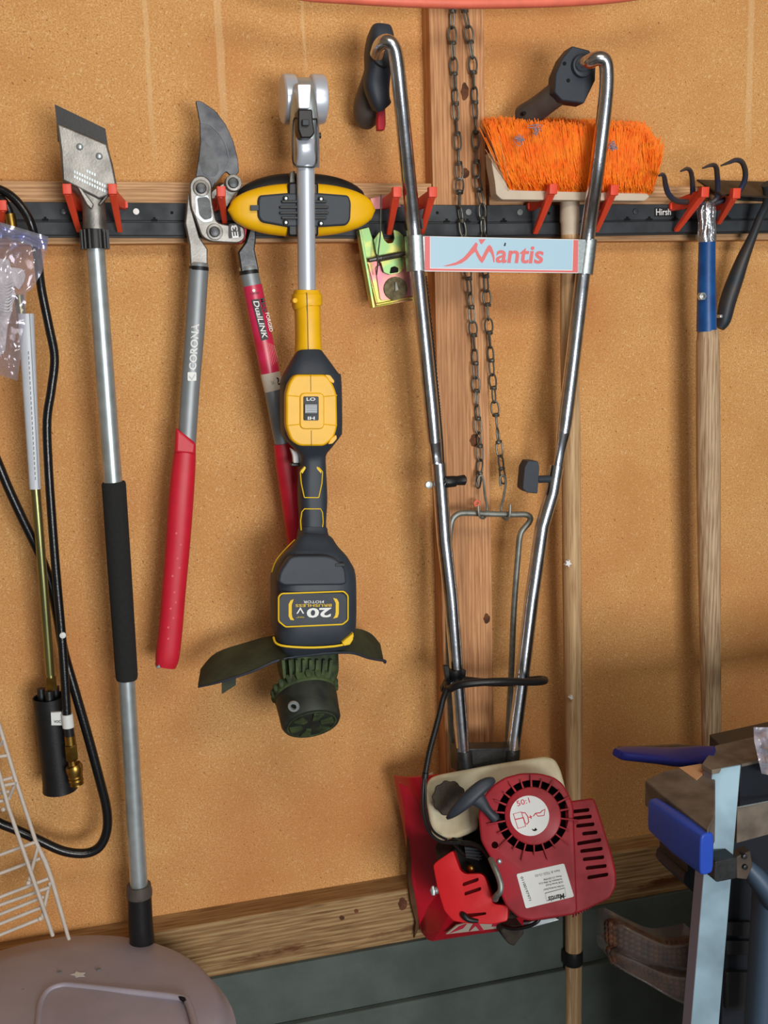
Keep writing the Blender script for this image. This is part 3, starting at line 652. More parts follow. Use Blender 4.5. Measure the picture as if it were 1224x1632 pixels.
# motor and battery housing
q=MB(); q.ploft([(498,842,.140,21,.024),(498,858,.144,24,.028),(498,870,.150,33,.034),(498,885,.155,47,.040),(498,900,.160,58,.044),(498.5,916,.162,64.5,.048),(499,960,.164,65,.050),(499,988,.165,64.5,.050),(499,1002,.164,63,.048),(499,1013,.160,57,.044)],40,4.2,k=3); mo=build(q,'motor_housing',M['navy'],t)
q=MB(); q.pprism(rounded([(462,888),(478,886),(520,886),(536,890),(551,906),(553,930),(545,933),(452,934),(443,928),(446,912)],8),.2125,.195); build(q,'top_panel',M['navy'],mo,bevel=.003,seg=3)
q=MB(); q.pprism(rounded([(449,947),(452,944),(547,944),(554,950),(554,990),(545,996),(455,999),(444,992),(444,953)],5),.2145,.20); bp_=build(q,'badge_panel',M['navy'],mo,bevel=.002)
line(rounded([(449,946),(548,942.5),(554.5,949),(554.5,988),(546,995),(455,999),(444,990),(444,951)],3),.2150,1.3,'badge_border',bp_,True)
writing('20',(528,969),(489,970),15,.2148,M['white'],bp_,bold=.03); writing('V',(485,968),(472.5,968.3),10,.2148,M['white'],bp_,bold=.01)
writing('MAX',(484,983),(472,983.2),3.2,.2152,M['dyellow'],bp_) if False else None
writing('BRUSHLESS',(528.5,962.5),(471,963),4.4,.2148,M['dyellow'],bp_,bold=.01)
writing('MOTOR',(516,957),(483.5,957.3),4.2,.2148,M['white'],bp_,bold=.01)
writing('MAX*',(484.5,982.3),(472,982.5),2.6,.2150,M['dyellow'],bp_)
for P in ([(468,955),(463,957),(460,963),(460,982),(463,988),(469,988.5),(466,984),(465,979),(465,964),(467,958)],[(531,953),(537,954.5),(540,960),(540,978),(538,984),(531,986),(534,981),(535,976),(535,961),(533,957)]):
    q=MB(); q.pprism(P,.2151,.213); build(q,'badge_bracket',M['dyellow'],bp_)
q=MB(); q.ptube([(436,1016,.190),(440,1025,.204),(456,1030,.214),(500,1032,.216),(545,1028,.214),(560,1018,.206),(563,1008,.195)],1.8,8,k=3); build(q,'yellow_trim',M['dyellow'],mo)
q=MB(); q.pprism([(545,1024),(551,1019),(564,1009),(563,1020),(558,1028),(548,1030)],.217,.19); build(q,'corner_trim',M['dyellow'],mo,bevel=.0015)
q=MB(); q.ptube([(433,912,.165),(440,893,.165),(455,875,.16),(470,860,.155)],1.0,6,k=3); q.ptube([(557,907,.165),(548,890,.165),(530,868,.16),(522,860,.155)],.7,6,k=3); build(q,'side_trim',M['dyellow'],mo)
q=MB(); q.pprism(rrect(534,898,550,903,2),.2135,.20); build(q,'vent_nub',M['railp'],mo,bevel=.001)
# guard
q=MB()
def sheet(top, bot, th=.003):
    """a curved strip between two rows of (u,v,d)"""
    T=smooth([U(*p) for p in top],4); B=smooth([U(*p) for p in bot],4); n=len(T); off=Vector((0,th,th))
    vs=T+B+[p+off for p in T]+[p+off for p in B]
    fs=[]
    for i in range(n-1):
        fs += [(i,i+1,n+i+1,n+i),(2*n+i+1,2*n+i,3*n+i,3*n+i+1),(i+1,i,2*n+i,2*n+i+1),(n+i,n+i+1,3*n+i+1,3*n+i)]
    fs += [(0,n,3*n,2*n),(n-1,2*n-1+2*n-0,4*n-1,2*n-1)] if False else [(0,n,3*n,2*n),(n-1,3*n-1,4*n-1,2*n-1)]
    q.add(vs,fs)
sheet([(320,1070,.09),(345,1044,.10),(395,1027,.11),(435,1017,.115),(500,1014,.12),(560,1005,.12),(590,1012,.11),(607,1030,.10)],
      [(316,1095,.15),(350,1087,.17),(400,1071,.185),(445,1052,.19),(500,1043,.195),(557,1040,.19),(588,1049,.17),(612,1055,.14)])
gd=build(q,'guard',M['guardgreen'],t,label='grass-stained dark guard')
q=MB(); q.ptube([(316,1095,.150,1.5),(350,1087,.17,2),(400,1071,.185,2),(445,1052,.19,2.4),(500,1043,.195,2.6),(557,1040,.19,2.4),(588,1049,.17,2),(612,1053,.14,2.4),(613,1056,.14,2.4)],2,8,k=4); build(q,'guard_rim',M['navy'],gd)
q=MB(); q.pprism([(354,1082),(376,1074),(376,1092),(354,1106)],.165,.160); build(q,'line_cutter',M['guardgreen'],gd)
# gear head and spool
ax=Vector((0,-.74,-.67)).normalized()
q=MB(); q.ploft([(490,1030,.150,46,.040),(490,1050,.155,47,.042),(491,1070,.158,46,.042),(492,1088,.16,40,.038),(494,1100,.165,38,.036)],36,3.4,k=3)
for k in range(8): 
    q.pprism(rounded([(449+k*11,1052),(454+k*11,1052),(456+k*10,1080),(452+k*10,1082)],1.5),.204,.18)
build(q,'gear_head',M['green'],t,label='green-stained gear head')
co=U(496,1151,.215); s=px(496,1151,.215)
q=MB(); R=50*s
q.lathe(co-ax*.062,ax,[(R*.93,0),(R*1.03,.004),(R*1.03,.016),(R*.99,.018)],40)
for k in range(20):
    a=2*math.pi*k/20; u_=Vector((1,0,0)); w_=ax.cross(u_).normalized(); p=co-ax*.054+(u_*math.cos(a)+w_*math.sin(a))*R*1.02
    q.ball(p,(u_*.005,w_*.005,ax*.008),8,4,4)
build(q,'spool_ring',M['green'],t)
q=MB(); q.lathe(co-ax*.046,ax,[(R*.98,0),(R*1.0,.010),(R*.97,.030),(R*.96,.044),(R*.90,.049)],44); cp=build(q,'spool_cap',M['spool'],t,angle=50)
u_=Vector((1,0,0)); w_=ax.cross(u_).normalized()
q=MB()
q.tube([co+ax*.0035+(u_*math.cos(a)+w_*math.sin(a))*R*.78 for a in [2*math.pi*k/32 for k in range(32)]],.0012,6,closed=True)
for k in range(6):
    a=math.pi*k/3+.3
    p=co+ax*.003; d1=(u_*math.cos(a)+w_*math.sin(a)); e1=(u_*-math.sin(a)+w_*math.cos(a))
    q.prism([p+d1*R*.3-e1*.004+ax*.003, p+d1*R*.7-e1*.008+ax*.003, p+d1*R*.7+e1*.008+ax*.003, p+d1*R*.3+e1*.004+ax*.003], -ax*.006)
build(q,'cap_rib',M['green'],cp)
q=MB(); pe=U(468,1126,.243); dd=Vector((-.35,-.9,-.1)).normalized(); q.lathe(pe,dd,[(.0075,-.004),(.0085,0),(.0075,.002),(.0045,.002),(.0045,-.003)],20,cap=False); build(q,'line_eyelet',M['steel'],t,label='metal line eyelet')

# ================================================================== propane torch, hose and bag at the left
t=thing('torch_wand','propane torch wand with yellowish tube and black bell','torch',U(90,1262,.07))
q=MB(); q.ptube([(30,470,.085,7.5),(38,540,.085,7.5),(57,780,.085,7.5),(70,940,.083,7.3),(80,1075,.080,7)],7,18); tb=build(q,'tube',M['goldtube'],t)
q=MB(); q.ploft([(41,500,.0852,13,.0088),(56,779,.0852,8.8,.0086)],20,2.6); pb=build(q,'paper_label',M['paper'],tb,label='long pale paper label')
q=MB(); q.ptube([(47,500,.0935,.6),(62,778,.0925,.6)],.6,5); build(q,'label_edge',M['greyprint'],pb)
q=MB()
for k in range(26):
    v=560+k*8; u=44.5+(v-500)*.0545
    q.pprism([(u-3,v),(u-1.6,v),(u-1.6,v+5),(u-3,v+5)],.0945,.092)
build(q,'small_print',M['greyprint'],pb)
q=MB(); q.ptube([(80,1070,.080,6),(81,1080,.080,6.5),(81,1081,.080,8.2)],6,12); build(q,'tube_end',M['goldtube'],t)
q=MB(); q.ptube([(81.5,1079,.080,8.6),(83,1099,.080,9.0)],9,6); build(q,'hex_nut',M['brass'],t,flat=True)
q=MB(); c0=U(78,1110,.075); c1_=U(96,1258,.07); ax=(c1_-c0); L=ax.length; s=px(85,1180,.075); Rb=25.5*s
q.lathe(c0,ax,[(Rb*.93,0),(Rb,.0),(Rb*1.02,L*.9),(Rb*1.08,L),(Rb*1.02,L),(Rb*.96,L*.9),(Rb*.93,.006)],40,cap=False); be=build(q,'bell',M['black'],t,label='scuffed black burner bell')
q=MB(); q.lathe(c0+ax*.06,ax,[(Rb*.94,0),(Rb*.94,.003)],36)
for k in range(3):
    a=2*math.pi*k/3+.6; p=c0+Vector((math.cos(a)*Rb*.5,math.sin(a)*Rb*.5,0)); q.tube([p+Vector((0,0,.012)),p-Vector((0,0,.012))],.006,10)
build(q,'burner_plate',M['dsteel'],be)
q=MB(); q.pprism([(81,1136),(98,1135),(100,1156),(82,1156)],.103,.098); sb=build(q,'sticker',M['offwhite'],be)
writing('VOC',(86,1152),(97,1151.6),4,.1034,M['blackprint'],sb,bold=.02)

t=thing('gas_hose','long black rubber gas hose looped over the rail, brass fitting at its end','hose',U(120,1365,.07))
q=MB(); q.ptube([(-30,296,.115),(0,302,.115),(22,316,.118),(40,338,.12),(52,365,.118),(60,410,.105),(66,460,.095),(78,520,.09),(87,570,.09),(82,620,.09),(75,670,.09),(77,740,.092),(83,830,.094),(90,920,.096),(98,1010,.10),(103,1080,.104),(107,1145,.108)],7,16,k=5); build(q,'hose_run',M['blackgloss'],t)
q=MB(); q.ptube([(-40,660,.075),(-10,722,.075),(12,775,.073),(35,825,.070),(56,868,.066),(72,905,.062),(84,945,.062),(92,985,.066),(102,1040,.070),(122,1110,.075),(142,1180,.078),(158,1240,.080),(170,1290,.080),(170,1325,.080),(158,1350,.080),(135,1360,.080),(100,1356,.080),(60,1338,.078),(25,1322,.075),(0,1312,.075),(-40,1290,.075)],7.5,16,k=5); build(q,'hose_run',M['blackgloss'],t)
q=MB(); q.ptube([(-20,315,.115),(2,318,.118),(13,334,.12),(17,350,.12)],7,16,k=4); build(q,'hose_run',M['blackgloss'],t)
q=MB(); q.ptube([(16,341,.12,8),(18,352,.12,8.2),(20,366,.12,8)],8,20); build(q,'ferrule',M['brass'],t,label='brass crimp ferrule')
q=MB(); q.ptube([(107,1138,.108,8.8),(109,1159,.108,9)],9,20); build(q,'white_band',M['offwhite'],t)
q=MB(); q.ptube([(109,1158,.108,8),(111,1173,.108,8)],8,18); build(q,'hose_sleeve',M['black'],t)
q=MB(); q.ptube([(111,1172,.108,8.6),(112.5,1186,.108,8.6)],9,18); build(q,'ferrule',M['brass'],t)
q=MB(); q.ptube([(112.5,1187,.108,9),(113,1189,.108,10.5),(115,1209,.108,10.5),(115.3,1211,.108,9)],9,6); build(q,'hex_nut',M['brass'],t,flat=True)
q=MB(); q.ptube([(115,1210,.108,6.5),(116.5,1222,.108,6.8)],7,16); build(q,'fitting_neck',M['brass'],t)
q=MB(); q.ptube([(116.5,1219,.108,12),(118,1222,.108,13.5),(119,1230,.108,13),(120,1236,.108,11),(120.4,1238,.108,12),(121,1241,.108,10.5),(121.5,1243.5,.108,12),(122,1247,.108,10.5),(122.6,1250,.108,11),(123,1252,.108,6)],12,20); build(q,'threaded_plug',M['brass'],t)
q=MB(); q.pdisc(100,1013,.1085,.105,5,18,.0006); build(q,'round_tag',M['offwhite'],t)

# bag
t=thing('zip_bag','clear zip bag holding crumpled white plastic, with a blue zip edge','plastic bag',U(10,600,.14))
def film(corners, nu, nv, dfun, name, mt, par):
    q=MB(); vs=[]
    for j in range(nv+1):
        for i in range(nu+1):
            a,b_=i/nu,j/nv
            (u0,v0),(u1,v1),(u2,v2),(u3,v3)=corners(b_)
            u=u0+(u1-u0)*a; v=v0+(v1-v0)*a
            vs.append(U(u,v,dfun(a,b_,u,v)))
    fs=[(j*(nu+1)+i,j*(nu+1)+i+1,(j+1)*(nu+1)+i+1,(j+1)*(nu+1)+i) for j in range(nv) for i in range(nu)]
    q.add(vs,fs); return build(q,name,mt,par,angle=180)
EL=[(0,352,378),(.1,358,392),(.2,None,None)]
def edge(b):     # right edge of the bag from top to bottom
    K=[(0,76,380),(.08,73,402),(.2,68,432),(.33,50,463),(.36,42,464),(.6,40,512),(.85,32,575),(1,28,607)]
    for (t0,u0,v0),(t1,u1,v1) in zip(K,K[1:]):
        if b<=t1: 
            f=(b-t0)/(t1-t0); return (u0+(u1-u0)*f, v0+(v1-v0)*f)
    return K[-1][1:]
def corners(b):
    r=edge(b); l=(-70, 338+ (575-338)*b); return (l,r,l,r)
def wr(a,b,u,v,k): return mnoise.noise(Vector((u*.035+k,v*.03,k)))*.016+mnoise.noise(Vector((u*.11+k*3,v*.05,k)))*.005
film(corners,34,44,lambda a,b,u,v:.150+.020*math.sin(math.pi*min(1,a*1.05))*math.sin(math.pi*b)+wr(a,b,u,v,1),'bag_front',M['bag'],t)
film(corners,24,30,lambda a,b,u,v:.128+wr(a,b,u,v,5)*.5,'bag_back',M['bag'],t)
def cz_(b):
    return ((-70,333+b*22),(77-b*2,377+b*22),(0,0),(0,0))
film(cz_,24,4,lambda a,b,u,v:.158+wr(a,b,u,v,1)*.6,'zip_band',M['zipper'],t)
q=MB(); q.ptube([(-60,345,.162),(0,362,.165),(40,374,.165),(76,385,.160)],1.0,6); q.ptube([(-60,352,.162),(0,368,.165),(40,380,.165),(75,391,.160)],1.0,6); build(q,'zip_rib',M['zipper'],t)
q=MB()
for P,dd in (([(-40,405),(-5,412),(14,413),(17,425),(18,440),(22,452),(24,470),(20,492),(12,520),(8,560),(-10,575),(-40,570)],.146),([(10,425),(35,428),(41,438),(38,450),(30,462),(22,455),(18,440)],.143),([(-30,455),(8,460),(26,468),(18,495),(-20,500)],.150)):
    q.pprism(rounded(P,2),dd,dd-.008)
cr=build(q,'crumpled_plastic',mat('crumpled_white_plastic',C(214,208,206),.4,var=.2,vscale=60,bump=.010,bscale=45),t,bevel=.003)
q=MB()
for k in range(9):
    v=455+k*5; q.ptube([(-10,v-6,.155),(4,v,.157),(14,v+1,.156),(22-k*.6,v-4,.153)],.8,5,k=3)
build(q,'fold',M['offwhite'],cr)

# ================================================================== metal gopher trap
t=thing('box_trap','iridescent zinc spring trap hanging behind the left chrome tube','trap',U(635,491,.06))
q=MB(); q.pprism([(572,366),(590,365),(606,430),(588,412)],.060,.056) if False else q.pprism([(572,366),(588,362),(603,410),(597,413),(582,412)],.062,.058)
q.pprism([(572,366),(576,366),(598,490),(594,491)],.075,.056); build(q,'side_plate',M['irid2'],t,bevel=.0006)
q=MB(); q.pprism([(590,316),(629,308),(640,330),(594,334)],.062,.058); build(q,'top_plate',M['pinkzinc'],t,bevel=.0006)
q=MB(); q.pprism([(583,418),(676,405),(684,474),(600,488)],.058,.054); build(q,'base_plate',M['irid'],t,bevel=.0006)
q=MB(); q.pprism(rounded([(598,424),(672,412),(678,468),(606,480)],6),.061,.056); build(q,'pink_panel',M['pinkzinc'],t,bevel=.0006)
q=MB(); q.ptube([(581,420,.066),(597,489,.066),(682,473,.066),(676,410,.066)],1.6,8); q.ptube([(586,420,.064),(602,484,.064),(677,469,.064)],1.0,8); build(q,'wire_rim',M['irid'],t)
q=MB(); jp=[(596,382),(603,372),(608,367),(612,382),(618,388),(626,387),(629,380),(627,366),(636,369),(643,376),(645,400),(644,428),(636,435),(622,438),(612,434),(608,420),(600,404)]
q.pprism(rounded(jp,2),.071,.0675); jw=build(q,'jaw_plate',M['irid2'],t,bevel=.0004,label='green and yellow notched jaw plate')
q=MB(); q.pprism(rounded([(621,436),(623,426),(629,424),(635,427),(635,434)],2),.0716,.070); build(q,'plate_hole',M['darkhole'],jw)
q=MB(); q.ptube([(588,415,.078),(660,401,.078)],3.4,14)
P=[]
for k in range(200):
    f=k/199; u=604+(640-604)*f; v=412.4-7.2*f; c=U(u,v,.078); a=f*2*math.pi*16; r=4.6*px(u,v,.078)
    P.append(c+Vector((0,-r*math.cos(a),r*math.sin(a))))
q.tube(P,.0007,5); build(q,'spring_rod',M['wire'],t)
q=MB(); q.ptube([(607,310,.085),(607,340,.085),(606,375,.084),(603,400,.086),(602,420,.082),(600,438,.070)],1.2,8,k=3); build(q,'trigger_wire',M['wire'],t)
q=MB(); q.pprism(circ(631,460,19,20),.0645,.060); pdk=build(q,'fuzzy_pad',M['fuzzb'],t,bevel=.001,label='matted brown pad')
q=MB(); q.pprism([(630,450),(632,450),(635,462),(630,464)],.068,.063); build(q,'pad_pin',M['wire'],pdk)

# ================================================================== hose across the top
q=MB(); q.ptube([(380,-40,.13),(470,-10,.13),(560,-2,.13),(650,3,.13),(740,5,.13),(830,4,.13),(930,0,.13),(1010,-8,.13),(1100,-26,.13)],8.5,18,k=6)
single(q,'orange_hose',M['salmon'],'faded orange hose sagging across the top of the wall','hose')

# ================================================================== the two chain strands
def link_mb():
    """one lock-link: an upright eye, a wound knot and a sideways eye; about 45 mm pitch, hangs from the origin"""
    q=MB(); w=.0015
    def eye(z0,z1,hw,sideways):
        P=[]
        for k in range(18):
            a=2*math.pi*k/18; z=(z0+z1)/2+(z0-z1)/2*math.cos(a); x=hw*math.copysign(abs(math.sin(a))**.7,math.sin(a))
            P.append(Vector((0,x,z)) if sideways else Vector((x,0,z)))
        q.tube(P,w,8,closed=True)
    eye(0,-.0235,.0062,False); eye(-.0205,-.0470,.0052,True)
    P=[Vector((.0046*math.cos(a),.0040*math.sin(a),-.0203-.0010*a/math.pi)) for a in [k*math.pi/5 for k in range(22)]]
    q.tube(P,w*1.05,7)
    return q
def chain(path, label):
    P=[U(*p) for p in path]; t=thing('wire_chain',label,'chain',P[-1])
    D=[0]
    for a,b in zip(P,P[1:]): D.append(D[-1]+(b-a).length)
    def at(s):
        for i in range(len(P)-1):
            if s<=D[i+1]: return P[i].lerp(P[i+1],(s-D[i])/(D[i+1]-D[i]))
        return P[-1]
    pitch=.0440; n=int(D[-1]/pitch); pitch=D[-1]/n; first=None; rnd=random.Random(len(label))
    for i in range(n):
        a=at(i*pitch); b=at((i+1)*pitch); d=(a-b).normalized()
        if first is None:
            q=link_mb(); me_=build(q,'link',M['wire'],None,kind='structure'); del me_['kind']; first=me_; o=me_
        else:
            o=first.copy(); COL.objects.link(o)
        o.parent=t; o.location=a-t.location
        rx=d.to_track_quat('Z','Y'); ang=rnd.uniform(-.55,.55)+(.9 if i%3==2 else 0)
        o.rotation_mode='QUATERNION'; o.rotation_quaternion=rx@Matrix.Rotation(ang,4,'Z').to_quaternion(); o.scale=(1,1,pitch/.0440)
    return t
chain([(722,-8,.052),(720,56,.048),(723,100,.047),(727,188,.047),(733,277,.048),(731,322,.058),(738,366,.060),(748,454,.055),(756,547,.050),(760,642,.047),(766,735,.048),(762,775,.055)],'left strand of thin twisted-link chain hanging over the stud')
chain([(735,-8,.056),(750,60,.048),(754,103,.047),(758,190,.047),(759,277,.047),(768,322,.058),(770,366,.060),(775,459,.055),(781,551,.050),(788,642,.047),(798,734,.048),(802,768,.055)],'right strand of thin twisted-link chain, along the stud\'s right edge')

# ================================================================== grey U-shaped rod hung on two hooks
t=thing('hanging_bracket','grey bent rod bracket hanging from the two chain strands','bracket',U(770,1215,.09))
q=MB(); q.ptube([(722,1222,.085),(716,1100,.09),(714,960,.09),(716,870,.09),(718,842,.09),(721,828,.09),(729,820,.09),(742,817.5,.09),(780,819,.09),(820,820,.09),(838,820,.09),(845,825,.09),(843,833,.09),(832,846,.09),(828,858,.09),(826,880,.09),(819,971,.09),(815,1070,.09),(811,1150,.09),(808,1205,.085)],4.8,14,k=3); build(q,'bent_rod',M['rod'],t)
def shook(top,bot,label):
    q=MB(); u0,v0=top; u1,v1=bot
    q.ptube([(u0-3,v0+12,.062),(u0-4,v0+3,.062),(u0,v0-4,.064),(u0+4,v0+3,.066),(u0+(u1-u0)*.5,(v0+v1)/2,.078),(u1-2,v1-14,.088),(u1-3,v1-2,.098),(u1,v1+5,.102),(u1+4,v1+6,.104),(u1+8,v1+2,.104),(u1+9,v1-12,.100)],1.9,8,k=4); build(q,'hook',M['wire'],t,label=label)
q=MB(); q.ptube([(763,772,.060),(762,764,.060),(766,758,.060),(770,764,.062),(773,790,.072),(776,808,.082),(774,822,.085),(770,826,.095),(764,822,.102),(762,806,.102)],2.0,8,k=4); build(q,'hook',M['rod'],t)
q=MB(); q.ptube([(798,775,.060),(797,762,.060),(802,758,.060),(806,766,.062),(803,790,.072),(799,808,.082),(800,822,.085),(806,828,.095),(812,822,.102),(813,804,.102)],2.0,8,k=4); build(q,'hook',M['rod'],t)
q=MB(); q.ptube([(756,802,.06),(759,798,.06),(764,800,.06),(762,806,.06),(757,806,.06)],2.4,8,closed=True); build(q,'end_link_dip',M['salmon'],t,label='red-tipped end ring')

# ================================================================== broom
t=thing('push_scrub_broom','bright orange bristle broom on a cream block, head up','broom',U(915,1640,.07))
q=MB(); q.ptube([(909,375,.080,15),(907,520,.080,14.5),(910,700,.079,15),(911,900,.077,15),(914,1150,.075,14.5),(914,1500,.070,13.5),(913,1640,.068,13.5),(913,1720,.066,13)],14.5,22); hd=build(q,'handle',M['broomwood'],t)
for (u,v,r) in ((906,898,5.5),(911,1112,3.5)):
    q=MB(); q.pprism([(u+r*(1 if k%2 else .5)*math.cos(k*math.pi/5+v),v+1.2*r*(1 if k%2 else .5)*math.sin(k*math.pi/5+v)) for k in range(10)],.0955,.088); build(q,'paint_fleck',M['white'],hd,label='white paint fleck')
q=MB(); q.ptube([(908,318,.080,13.5),(908,322,.080,15.5),(908,352,.080,15.8),(908,356,.080,14.5),(908,378,.080,13.8)],15,22); build(q,'ferrule',M['cream'],t,label='cream plastic handle socket')
q=MB(); q.ptube([(913,1514,.070,15),(913,1517,.070,15.8),(913,1532,.070,15.8),(913,1535,.070,15)],15,22); build(q,'band',M['black'],t,label='black band')
# block: an angled tray with a raised left end
q=MB()
q.pprism(rounded([(783,242),(790,240),(799,248),(808,296),(812,303),(1030,309),(1036,312),(1028,320),(800,318),(791,310),(789,290),(784,262)],3),.110,.085)
bk=build(q,'block',M['cream'],t,bevel=.004,seg=3)
q=MB(); q.pprism([(800,300),(1033,307),(1036,316),(800,314)],.104,.066); build(q,'block_back',M['cream'],bk,bevel=.003)
rnd=random.Random(5)
def bristles(n, mt, name, stray=False):
    q=MB()
    for i in range(n):
        a=rnd.random(); w=rnd.random()
        u0=812+a*224; v0=306+a*4; d0=.062+w*.040
        # tufts lean apart: the crown is wider and deeper than the root
        u1=786+ (a**1.0)*262 + rnd.gauss(0,4.5); d1=.030+w*.104+rnd.gauss(0,.004)
        top=193+9*a+rnd.gauss(0,3.0)+ (w-.5)*6
        if a>.88: top += ((a-.88)/.12)**1.6*52*rnd.uniform(.6,1.0)
        v1=top
        if a<.05: u1-=rnd.uniform(0,14)
        if not stray and w>.45 and rnd.random()<.80:   # front rows of shorter trimmed ends leaning out
            f=rnd.uniform(.12,1.0); v1=v0+(top-v0)*f; d1=d0+(.137-d0)*min(1,(.35+.65*f)); u1=u0+(u1-u0)*f+rnd.gauss(0,3)
        if stray:
            u0=812; d0=.06+w*.05; u1=773+rnd.random()*30; v1=205+rnd.random()*60; d1=.06+rnd.random()*.08
        A=U(u0,v0,d0); B=U(u1,v1,d1); mid=A.lerp(B,.5)+Vector((rnd.gauss(0,.002),-rnd.random()*.006,rnd.gauss(0,.001)))
        r=.00075 if not stray else .0004
        ax=(B-A).normalized(); sx=ax.cross(Vector((0,1,0))).normalized(); sy=ax.cross(sx)
        base=len(q.v)
        for c,rr in ((A,r*1.0),(mid,r*1.1),(B,r*.9)):
            for k in range(3):
                th=2*math.pi*k/3; q.v.append(c+(sx*math.cos(th)+sy*math.sin(th))*rr)
        for j in range(2):
            for k in range(3):
                l=(k+1)%3; q.f.append([base+j*3+k,base+j*3+l,base+j*3+3+l,base+j*3+3+k]); q.m.append(0)
        q.f.append([base+6,base+7,base+8]); q.m.append(0)
    return build(q,name,mt,t,flat=True,kind='stuff')
bristles(15000,M['orange'],'bristles')
bristles(40,M['paleb'],'stray_bristles',True)
for (u,v) in ((855,205),(829,222),(978,233)):
    q=MB()
    for k in range(9):
        P=[(u+rnd.gauss(0,5),v+rnd.gauss(0,5),.150+rnd.random()*.006) for _ in range(4)]
        q.ptube(P,.55,5,k=4)
    build(q,'lint',M['fuzz'],t,label='grey fluff caught in the bristles',kind='stuff')

# ================================================================== cultivator rake
t=thing('cultivator_rake','four-tined hand cultivator with blue socket and pale wooden handle','rake',U(1135,1200,.09))
q=MB(); q.ptube([(1128,526,.088,16),(1128,545,.088,18),(1128,580,.088,18.5),(1129,760,.088,19),(1131,960,.086,17),(1134,1180,.084,15),(1136,1400,.082,14.5)],18,24); build(q,'handle',M['ashwood'],t)
q=MB(); q.ptube([(1127,383,.088,13),(1126,440,.088,14),(1126,528,.088,15.8)],14,24); so=build(q,'socket',M['bluepaint'],t,label='worn blue steel socket')
q=MB(); q.pdisc(1121,472,.1065,.098,6.5,6,.0006); bo=build(q,'bolt',M['steel'],so)
q=MB(); q.pdisc(1121,472,.1085,.104,3.5,16,.0008); build(q,'bolt_end',M['galv'],bo)
q=MB(); q.ptube([(1126,322,.088,9),(1126,325,.088,12.5),(1125,335,.088,14),(1126,352,.088,13.4),(1127,370,.088,13.8),(1127,386,.088,13.6)],13.5,40)
rn=random.Random(3)
for i,p in enumerate(q.v): q.v[i]=p+Vector((rn.gauss(0,.0006),rn.gauss(0,.0006),0))
build(q,'foil_wrap',M['foil'],t,label='crumpled foil tape',flat=True)
for P in ([(1122,326,.090,4.5),(1098,322,.092,4.5),(1078,320,.10,4.5),(1066,310,.11,4.5),(1061,296,.12,4.2),(1059,284,.135,3.8),(1056,278,.15,3.2),(1050,280,.165,1.6)],
          [(1124,326,.092,4.5),(1106,318,.096,4.5),(1104,300,.105,4.3),(1103,284,.120,4),(1100,272,.135,3.6),(1094,269,.15,3.0),(1085,273,.168,1.4)],
          [(1128,326,.092,4.5),(1142,316,.096,4.5),(1144,300,.105,4.5),(1143,280,.120,4.3),(1141,266,.135,4),(1134,263,.150,3.2),(1120,268,.170,1.4)],
          [(1130,326,.090,4.5),(1150,320,.092,4.5),(1172,310,.10,4.5),(1185,292,.11,4.5),(1188,275,.12,4.4),(1183,259,.135,4.2),(1173,255,.15,3.8),(1162,259,.165,2.8),(1149,264,.178,1.2)]):
    q=MB(); q.ptube(P,4.5,12,k=4); build(q,'tine',M['tine'],t)

# ================================================================== shovel / hoe behind the rake
t=thing('garden_hoe','dark steel hoe hanging blade up behind the rake handle','hoe',U(1150,522,.07))
q=MB(); P=[U(1111,286,.045),U(1300,292,.045),U(1300,318,.115),U(1150,309,.115),U(1138,303,.10)]; q.prism(P,(0,.002,-.002)); build(q,'blade',M['shovel'],t)
q=MB(); q.pprism([(1113,287),(1150,308),(1222,311),(1222,321),(1180,319),(1150,316)],.047,.042); build(q,'blade_rear',M['dsteel'],t)
q=MB(); q.ptube([(1222,293,.115,9),(1224,305,.11,8),(1222,325,.10,7),(1212,345,.09,6.5),(1200,375,.078,7),(1185,410,.064,10),(1172,445,.056,12.5),(1160,480,.050,13),(1153,510,.047,11.5),(1147,523,.046,7)],8,18,k=4); build(q,'neck_socket',M['bluedark'],t)
q=MB(); q.pdisc(1150,504,.064,.050,2.6,12,.0006); build(q,'rivet',M['steel'],t)

# ================================================================== small tiller hung by its handles
t=thing('garden_tiller','small red two-stroke tiller with chrome handles, hanging engine down','tiller',U(800,1500,.15))
LT=[(601,86,.150,11.5),(606,72,.170,11.5),(616,66,.182,11.5),(626,73,.184,11.5),(632,95,.180,12),(639,160,.166,12),(647,240,.145,12),(655,320,.122,12),(660,372,.110,12),(667,450,.108,12),(677,550,.110,12),(688,660,.112,12),(692,705,.112,11)]
q=MB(); q.ptube(LT,12,24,k=4); build(q,'handle_tube',M['chrome'],t,label='left chrome upper tube')
RT=[(928,103,.150,11.5),(938,99,.170,11.5),(952,93,.182,11.5),(963,96,.184,11.5),(967,112,.182,11.5),(966,150,.178,11.8),(958,220,.170,12),(949,290,.152,12),(940,350,.122,12),(932,410,.110,12),(925,470,.111,12),(912,582,.112,12),(902,660,.112,12),(898,690,.112,11)]
q=MB(); q.ptube(RT,12,24,k=4); build(q,'handle_tube',M['chrome'],t,label='right chrome upper tube')
q=MB(); q.ploft([(692,700,.112,11,.0105),(696,730,.110,9,.006),(699,765,.108,9,.006),(702,790,.108,8,.006)],20,2.4,k=3); build(q,'flattened_end',M['chrome'],t); q=MB(); q.ploft([(898,688,.112,11,.0105),(893,720,.110,8,.006),(886,760,.108,8,.006),(881,785,.108,8,.006)],20,2.4,k=3); build(q,'flattened_end',M['chrome'],t)
q=MB(); q.ptube([(699,738,.126,11.5),(703,790,.126,12),(708,860,.128,12),(719,956,.132,11.5),(728,1070,.138,11),(739,1206,.145,11)],11.5,24); build(q,'lower_tube',M['chrome'],t)
